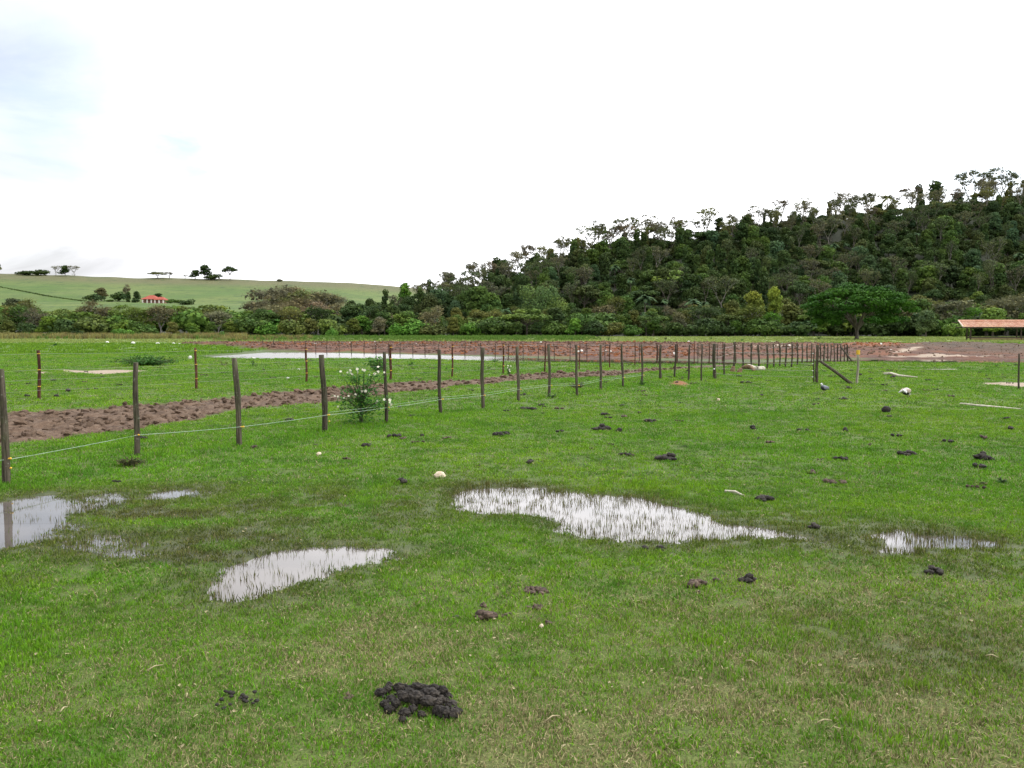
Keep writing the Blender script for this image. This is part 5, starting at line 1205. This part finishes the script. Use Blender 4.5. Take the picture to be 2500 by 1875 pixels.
SM = [(1630,1124,56,16,.05,.07,m_dung,'black spiky dung heap right above the central puddle'),(2215,1111,54,15,.045,.05,m_dung,'grey-topped dung heap, left one of a pair at right'),(2397,1122,54,16,.05,.08,m_dung,'knobbly dung heap nearest the right edge'),
 (1468,1051,48,16,.05,.07,m_dung,'double black dung heap in the bright grass above the central puddle'),(1512,1054,16,4,.035,.03,m_dung,'small black lump right beside the double heap'),(1216,1065,42,14,.05,.05,m_dung,'black dung heap straight below the sixth fence post'),
 (1866,1222,54,13,.04,.025,m_dung,'flat dark dung patch beside the short pale stick'),(1988,1289,34,10,.03,.03,m_dung,'dark dung between the central and the right puddle'),(2040,1179,64,14,.035,.025,m_dungbrown,'long brown dung smear in the right-hand grass'),
 (1983,1158,22,6,.035,.04,m_dungbrown,'small domed brown dung above the long brown smear'),(1839,1048,18,5,.04,.03,m_dung,'small black dung left of the black block'),(1290,1000,40,12,.05,.05,m_dung,'black dung heap right of the seventh near post'),
 (1365,998,34,10,.04,.02,m_dungbrown,'flat brown dung right of the seventh-post heap'),(1477,1013,32,9,.045,.03,m_dung,'dark dung below the tenth near post'),(1525,1019,16,5,.04,.02,m_dungbrown,'small brown dung right of the tenth-post dung'),(1562,1010,12,4,.04,.03,m_dung,'tiny black dung farther right in that row'),
 (1587,1032,38,10,.045,.03,m_dung,'long black dung between the double heap and the spiky heap'),(895,1090,30,9,.03,.03,m_dung,'dark dung right of the small pale stone'),(984,1072,30,9,.03,.02,m_dungbrown,'brown flat dung below the fifth near post'),(1094,1072,28,8,.03,.02,m_dungbrown,'brown dung right of the fifth-post one'),
 (1028,1066,14,4,.03,.02,m_dung,'small dung between the two brown ones below the fifth post'),(707,1029,24,8,.04,.05,m_dung,'dark dung behind the low twine left of the thick near post'),(848,1121,28,8,.025,.02,m_dungbrown,'flat dung below the dark one, left of the wedge-shaped stone'),
 (622,1094,20,5,.03,.03,m_dungbrown,'smooth brown lump at the foot of the third near post'),(769,1089,10,3,.03,.02,m_dung,'tiny black lump right of the third near post'),(1573,1340,16,4,.025,.02,m_dung,'left small dark lump just under the central puddle'),(1612,1341,18,5,.025,.03,m_dung,'right small dark lump just under the central puddle'),
 (2062,1053,18,4,.04,.03,m_dung,'small dung below the two birds'),(1960,1051,34,6,.03,.015,m_dung,'thin dark streak of dung left of centre right'),(2170,1019,16,4,.04,.02,m_dung,'small flat dung just under the black block'),(2060,977,24,5,.05,.03,m_dung,'dark dung streak right of the grey bird'),(2072,950,24,6,.06,.04,m_dung,'black dung with a round end behind the birds'),
 (1820,936,26,5,.06,.03,m_dung,'dark streak of dung right of the thick corner post'),(1880,1080,30,6,.03,.02,m_dungbrown,'thin brown streak in the right-hand grass'),(1180,860,10,4,.1,.1,m_dung,'black lump at the water edge of the pond'),(2100,917,10,4,.06,.06,m_dung,'dark lump behind the yellow-capped post'),(2180,923,16,5,.06,.05,m_dung,'dark lump under the bleached branch'),
 (135,970,16,5,.05,.03,m_dung,'dark dung left on the pasture beyond the track'),(65,969,14,4,.05,.03,m_dung,'dark dung near the first red post'),(165,957,14,4,.06,.04,m_dung,'upper dark dung on the pasture beyond the track'),(135,844,16,6,.12,.12,m_mat,'dark weedy lump far off on the left pasture')]
for q in SM:
    pile(q[0], q[1], q[2], q[3], q[7], q[6], False, q[4], q[5], .45)
x, y = at(2163, 1008); mb = MB(); mb.ico((0, 0, .05), (.09, .07, .085), (.2, .5, 0), .12, 2); o = mb.build("dung_lump", m_dung, None, True, loc=(x, y, gz(x, y))); tag(o, 'single black block-like lump below the white bird', 'dung')
# small dark bits no one could count
bits = [MB() for _ in range(3)]
for k, b_ in enumerate(bits):
    r = random.Random(k)
    for j in range(5): b_.ico((r.uniform(-.05, .05), r.uniform(-.03, .03), .012), (.022 * r.uniform(.5, 1.2), .02 * r.uniform(.5, 1.2), .014), (r.uniform(.1, .7), .5, 0), .25, 1)
bm_ = [b_.mesh("dung_crumb", m_dung if i < 2 else m_dungbrown) for i, b_ in enumerate(bits)]
x, y = ring_points(4, 46, .62, 2); m = masks(x, y); px = px_of(x, y); k = (m['path'] < .1) & (m['pond'] < -.5) & (m['sd'] < -.2) & (R.uniform(size=len(x)) < np.where(px < 1000, .35, 1) * sstep(y, 3, 12)); x = x[k]; y = y[k]; n = len(x)
scatter("dung_crumbs", bm_, np.stack([x, y, height(x, y) + .01], 1), np.stack([x * 0, x * 0, R.uniform(0, 6.28, n)], 1), R.uniform(.35, 1.7, n) ** 1.3, R.integers(0, 3, n), label="small dark crumbs of dung scattered over the pasture", cat="dung")
# dead leaves and straw bits in the near grass
sb = MB(); r = random.Random(4)
sb.add([(-.02, -.003, .0), (.02, -.002, .006), (.022, .003, .004), (-.02, .003, .002)], [(0, 1, 2, 3)], (.6, .5, 0)); s2_ = MB(); s2_.add([(-.012, -.008, 0), (.012, -.007, .006), (.014, .007, .003), (-.011, .008, .006)], [(0, 1, 2, 3)], (.4, .5, 0))
x, y = ring_points(1.8, 9, 60, 1.2); m = masks(x, y); k = (m['sd'] < -.05) & (R.uniform(size=len(x)) < .25 + .75 * m['dry']); x = x[k]; y = y[k]; n = len(x)
scatter("straw_litter", [sb.mesh("straw_bit", m_straw), s2_.mesh("straw_bit", m_straw)], np.stack([x, y, height(x, y) + .018], 1), np.stack([R.normal(0, .5, n), R.normal(0, .5, n), R.uniform(0, 6.28, n)], 1), R.uniform(.25, .7, n), R.integers(0, 2, n), label="small bits of dead straw lying in the near grass", cat="straw")

# ------------------------------------------------------------ clods on the track and on the dug earth
def clods(name, mats, k=4):
    out = []
    for mt in mats:
        for j in range(k): b_ = MB(); b_.ico((0, 0, .25), (1, .8, .6), (rnd.uniform(.2, .9), .5, 0), .3, 1); out.append(b_.mesh(name, mt))
    return out
P0 = np.array(PATH); n = 16000; x = R.uniform(-16, 14, n); y = R.uniform(9, 36, n); m = masks(x, y); k = (m['path'] > .35) & (R.uniform(size=n) < 1.0); x = x[k]; y = y[k]; n = len(x)
scatter("track_clods", clods("mud_clod", (m_clod,), 5), np.stack([x, y, height(x, y) - .01], 1), np.stack([R.normal(0, .4, n), R.normal(0, .4, n), R.uniform(0, 6.28, n)], 1), R.uniform(.015, .085, n) * (.8 + y / 60), R.integers(0, 5, n), label="lumps of trampled mud along the track", cat="mud")
n = 26000; x = R.uniform(-50, 62, n); y = R.uniform(50, 116, n); m = masks(x, y); px = px_of(x, y); k = (m['berm'] > .4) & (m['pond'] < -.3) & (R.uniform(size=n) < np.where(px > 1950, .55, 1)); x = x[k]; y = y[k]; px = px[k]; n = len(x)
c6 = clods("earth_clod", (m_redclod, m_orange, m_clod, m_whitestone), 3)
u = R.uniform(size=n); tone = fbm(x, y, 9, 3, 71); org = np.exp(-((px - 2130) / 90) ** 2) * (y > 70) + .8 * sstep(tone, .56, .66) * (px < 1700)
mi = np.where(u < org * .8, 1, np.where(u > .996, 3, np.where((px > 1700) | (u > .8), 2, 0)))
scatter("earth_clods", c6, np.stack([x, y, height(x, y) - .02], 1), np.stack([R.normal(0, .4, n), R.normal(0, .4, n), R.uniform(0, 6.28, n)], 1), R.uniform(.05, .17, n) * np.where(px > 2200, .55, 1), mi * 3 + R.integers(0, 3, n), label="lumps of red and grey dug earth on the bank behind the pond", cat="earth")

# ------------------------------------------------------------ birds
def bird(px, py, label, spine, cols, legs, rz, tailfan, name):
    x, y = at(px, py); mb = MB(); n = len(spine)
    mb.tube([s[:3] for s in spine], [s[3] for s in spine], 12)
    for i, cc in enumerate(cols):
        for k in range(12): mb.c[i * 12 + k] = cc
    return x, y, mb
m_bird, t, b = new_mat("plumage"); ti = N(t, 'ShaderNodeAttribute', attribute_name='tint'); nz = noise(t, 60, 3)
t.links.new(mixc(t, 1.0, ti.outputs[0], mixc(t, nz, (.75,) * 3, (1.2,) * 3), 'MULTIPLY'), b.inputs['Base Color']); b.inputs['Roughness'].default_value = .8
m_leg = flat("bird_leg", (.10, .06, .04), .6)
def make_bird(px, py, name, label, rz, spine, bellycol, s=1.0, tail=None, wings=None, cat='bird'):
    x, y = at(px, py); root = empty(name, (x, y, gz(x, y)), rz); root.scale = (s, s, s); mb = MB()
    mb.tube([q[0] for q in spine], [q[1] for q in spine], 14)
    for i, q in enumerate(spine):
        for k in range(14):
            vz = mb.v[i * 14 + k][2] - q[0][2]; mb.c[i * 14 + k] = bellycol if (vz < -.25 * q[1] and q[3]) else q[2]
    mb.build("body", m_bird, root, True)
    for sd in (-1, 1):
        w_ = MB(); a, c2, L, wd = wings; w_.ico((a[0], sd * a[1], a[2]), (L, .018, wd), c2, .06, 2); w_.build("wing", m_bird, root, True, rot=(0, 0, 0))
        l = MB(); l.tube([(.0, sd * .028, .10), (.012, sd * .028, .05), (.0, sd * .03, .004)], [.008, .0045, .005], 6)
        for ta in (-.5, 0, .5, 3.14): l.tube([(0, sd * .03, .006), (math.cos(ta) * .028, sd * .03 + math.sin(ta) * .028, .004)], [.004, .0025], 5)
        l.build("leg", m_leg, root)
    if tail:
        tl = MB()
        for k, (p1, p2, w_) in enumerate(tail[0]): tl.tube([p1, Vector(p1).lerp(Vector(p2), .5) + Vector((0, 0, .01)), p2], [w_ * .6, w_, w_ * .4], 6)
        tl.c = [tail[1]] * len(tl.v); tl.build("tail", m_bird, root, True)
    tag(root, label, cat); return root
g1, g2, wh, bk = (.17, .18, .21), (.12, .125, .15), (.62, .62, .60), (.03, .03, .035)
make_bird(2012, 962, "grey_bird", 'slate-grey bird with a whitish head standing near the gateway', math.radians(200),
  [((-.10, 0, .13), .012, g2, 0), ((-.075, 0, .14), .036, g2, 1), ((-.03, 0, .155), .064, g1, 1), ((.02, 0, .165), .070, g1, 1), ((.055, 0, .195), .050, g1, 1), ((.072, 0, .225), .030, g1, 0), ((.08, 0, .245), .025, wh, 0), ((.090, 0, .262), .026, wh, 0), ((.112, 0, .262), .014, wh, 0), ((.135, 0, .256), .004, bk, 0)], bk, 1.0,
  ([((-.08, -.015, .14), (-.15, -.02, .11), .016), ((-.08, .015, .14), (-.15, .02, .11), .016), ((-.08, 0, .145), (-.16, 0, .115), .016)], g2), ((-.015, .062, .165), g1, .085, .045))
tn = (.42, .34, .27)
make_bird(2212, 971, "white_bird", 'white and tan hen with a dark belly, head down pecking the grass', math.radians(38),
  [((-.12, 0, .16), .014, wh, 0), ((-.09, 0, .155), .045, wh, 1), ((-.04, 0, .15), .078, tn, 1), ((.02, 0, .15), .085, wh, 1), ((.07, 0, .155), .060, wh, 1), ((.105, 0, .135), .036, wh, 0), ((.130, 0, .095), .024, wh, 0), ((.142, 0, .065), .024, wh, 0), ((.150, 0, .045), .014, (.45, .10, .07), 0), ((.156, 0, .022), .004, (.3, .2, .1), 0)], bk, 1.05,
  ([((-.09, k * .02, .16), (-.165, k * .045, .12 + .03 * (2 - abs(k))), .024) for k in (-2, -1, 0, 1, 2)], wh), ((-.02, .078, .165), tn, .085, .05), 'bird')

# ------------------------------------------------------------ tiled shed
m_tile, t, b = new_mat("clay_tiles"); tc = t.nodes.new('ShaderNodeTexCoord'); v = tc.outputs['Object']
n1_ = noise(t, 1.3, 4, .6, v); n2_ = noise(t, 9, 4, .6, v)
c = mixc(t, smooth(t, n1_, .35, .65), (.56, .26, .17), (.68, .40, .29)); c = mixc(t, smooth(t, n2_, .5, .7), c, (.44, .22, .15)); t.links.new(c, b.inputs['Base Color']); b.inputs['Roughness'].default_value = .9
m_eave = simple("pale_fascia", (.50, .40, .32), (.60, .50, .42), 8)
sx, sy = at(2369, 831); ex, _ = at_depth(2484, 831, sy); S = ex - sx; rx0, _ = at_depth(2349, 799, sy); rx1 = sx + S * 3.2
shed = empty("open_shed", (sx, sy, 0)); tag(shed, 'long open shed with a terracotta tiled roof on posts at the right edge', 'shed')
zE = CAMZ + (HORIZ - 799) / F_PX * sy; zR = CAMZ + (HORIZ - 784.5) / F_PX * (sy + 1.5)
def tiled(x0, x1, yE, zE, yR, zR, mat, pitch=.24, rows=9):
    """roof slope of barrel tiles in stepped rows"""
    mb = MB(); nx = int((x1 - x0) / pitch)
    for j in range(rows):
        a, b_ = j / rows, (j + 1) / rows; ya, yb = yE + (yR - yE) * a, yE + (yR - yE) * b_; za, zb = zE + (zR - zE) * a + .05, zE + (zR - zE) * b_ + .01
        prof = []
        for i in range(nx * 4 + 1): prof.append((x0 + (x1 - x0) * i / (nx * 4), .05 * abs(math.sin(math.pi * i / 4 + .3))))
        base = len(mb.v)
        for X, dz in prof: mb.v += [(X, ya, za + dz), (X, yb, zb + dz)]; mb.c += [(rnd.uniform(.3, .7), .5, 0)] * 2
        mb.f += [(base + 2 * i, base + 2 * i + 2, base + 2 * i + 3, base + 2 * i + 1) for i in range(len(prof) - 1)]
    return mb
shed.rotation_euler = (0, 0, math.radians(-8)); roof = tiled(rx0 - sx, rx1 - sx, -.5, zE, 1.5, zR, m_tile); o = roof.build("roof_slope", m_tile, shed)
mb = MB(); mb.box(((rx0 + rx1) / 2 - sx, -.48, zE - .06), (rx1 - rx0, .05, .14)); mb.build("eave_board", m_postthin, shed)
mb = MB(); mb.add([(rx0 - sx - .06, -.52, zE + .02), (rx0 - sx - .06, 1.5, zR + .06), (rx0 - sx - .06, 1.5, zR + .2), (rx0 - sx - .06, -.52, zE + .18), (rx0 - sx + .12, -.52, zE + .02), (rx0 - sx + .12, 1.5, zR + .06), (rx0 - sx + .12, 1.5, zR + .2), (rx0 - sx + .12, -.52, zE + .18)], [(0,1,2,3),(7,6,5,4),(3,2,6,7),(0,4,5,1),(0,3,7,4),(1,5,6,2)]); mb.build("verge", m_eave, shed)
mb = MB(); mb.tube([(rx0 - sx, 1.5, zR + .1), (rx1 - sx, 1.5, zR + .1)], [.13, .13], 8); mb.build("ridge_cap", m_tile, shed)
for k in range(4):
    for yy, zt_ in ((0, zE + .18), (1.5, zR)):
        mb = MB(); mb.tube([(S * k, yy, -.2), (S * k, yy, zt_)], [.11, .10], 8); mb.build("post", m_postthin, shed)
for yy, zt_ in ((0, zE), (1.5, zR - .15)):
    mb = MB(); mb.box((S * 1.4, yy, zt_ - .05), (S * 3.4, .12, .16)); mb.build("beam", m_postthin, shed)
for k in range(2):
    mb = MB(); mb.box((S * (k + .5), -.16, .42), (S * .98, .05, .14)); mb.build("trough_board", m_postthin, shed); mb = MB(); mb.box((S * (k + .5), -.16, .20), (S * .98, .05, .24)); mb.build("trough_board", m_stump, shed)
    mb = MB(); mb.box((S * (k + .5), 1.7, .45), (S * .98, .05, .22)); mb.build("back_board", m_postthin, shed)

# ------------------------------------------------------------ farmhouse
HD = 575; hx, _ = at_depth(374, 741, HD); hz = float(terrain(np.array([hx]), np.array([HD - 4]))[0]); _, hzb = at_depth(374, 741, HD)
sc_ = HD / F_PX
house = empty("farmhouse", (hx, HD, hzb)); tag(house, 'low farmhouse with a red hipped tile roof and pale veranda columns on the green slope', 'house')
m_hroof = simple("red_roof_tiles", (.24, .050, .032), (.36, .090, .058), 1.2, stretch=(1, 1, 1)); m_pink = simple("pink_plaster", (.50, .26, .21), (.60, .34, .28), 2); m_col = simple("white_plaster", (.72, .66, .60), (.80, .75, .70), 2); m_dark = simple("dark_opening", (.03, .025, .022), (.06, .05, .04), 2)
X0 = lambda p: (p - 374) * sc_
def hip(x0, x1, y0, y1, zE, zR, hipx, mat, nm):
    mb = MB(); ym = (y0 + y1) / 2
    mb.add([(x0, y0, zE), (x1, y0, zE), (x1, y1, zE), (x0, y1, zE), (x0 + hipx, ym, zR), (x1 - hipx, ym, zR), (x0, y0, zE - .15), (x1, y0, zE - .15), (x1, y1, zE - .15), (x0, y1, zE - .15)], [(0, 1, 5, 4), (1, 2, 5), (2, 3, 4, 5), (3, 0, 4), (0, 6, 7, 1), (1, 7, 8, 2), (2, 8, 9, 3), (3, 9, 6, 0), (6, 9, 8, 7)])
    return mb.build(nm, mat, house)
hip(X0(345), X0(386), -1.5, 9, 2.9, 5.7, 4.2, m_hroof, "roof"); hip(X0(378), X0(404), -2.2, 6, 2.55, 4.5, 2.2, m_hroof, "roof")
mb = MB(); mb.box(((X0(348) + X0(383)) / 2, 4.6, 1.1), (X0(383) - X0(348), 6.6, 3.6)); mb.build("wall", m_pink, house)
mb = MB(); mb.box(((X0(384) + X0(402)) / 2, 2.9, .9), (X0(402) - X0(384), 4.6, 3.2)); mb.build("wall", m_pink, house)
mb = MB(); mb.box((0, 1.8, -.55), (X0(404) - X0(345), 8.4, 1.1)); mb.build("plinth", m_col, house)
for p_ in (350, 361, 371, 381, 391, 401): mb = MB(); mb.box((X0(p_), -.9 if p_ < 380 else -1.6, 1.25), (.75, .55, 2.8)); mb.build("column", m_col, house)
for p_ in (356, 366, 377): mb = MB(); mb.box((X0(p_), 1.28, 1.2), (1.1, .08, 1.9)); mb.build("window", m_dark, house)
mb = MB(); mb.box((X0(388), .58, 1.0), (1.2, .08, 2.0)); mb.build("door", m_dark, house)
mb = MB(); mb.box((X0(312), 1, .35), (X0(346) - X0(276), .15, .5)); o = mb.build("garden_wall", m_col, None, loc=(hx, HD - 2, hzb - .3)); tag(o, 'long low pale wall running left of the farmhouse', 'wall')
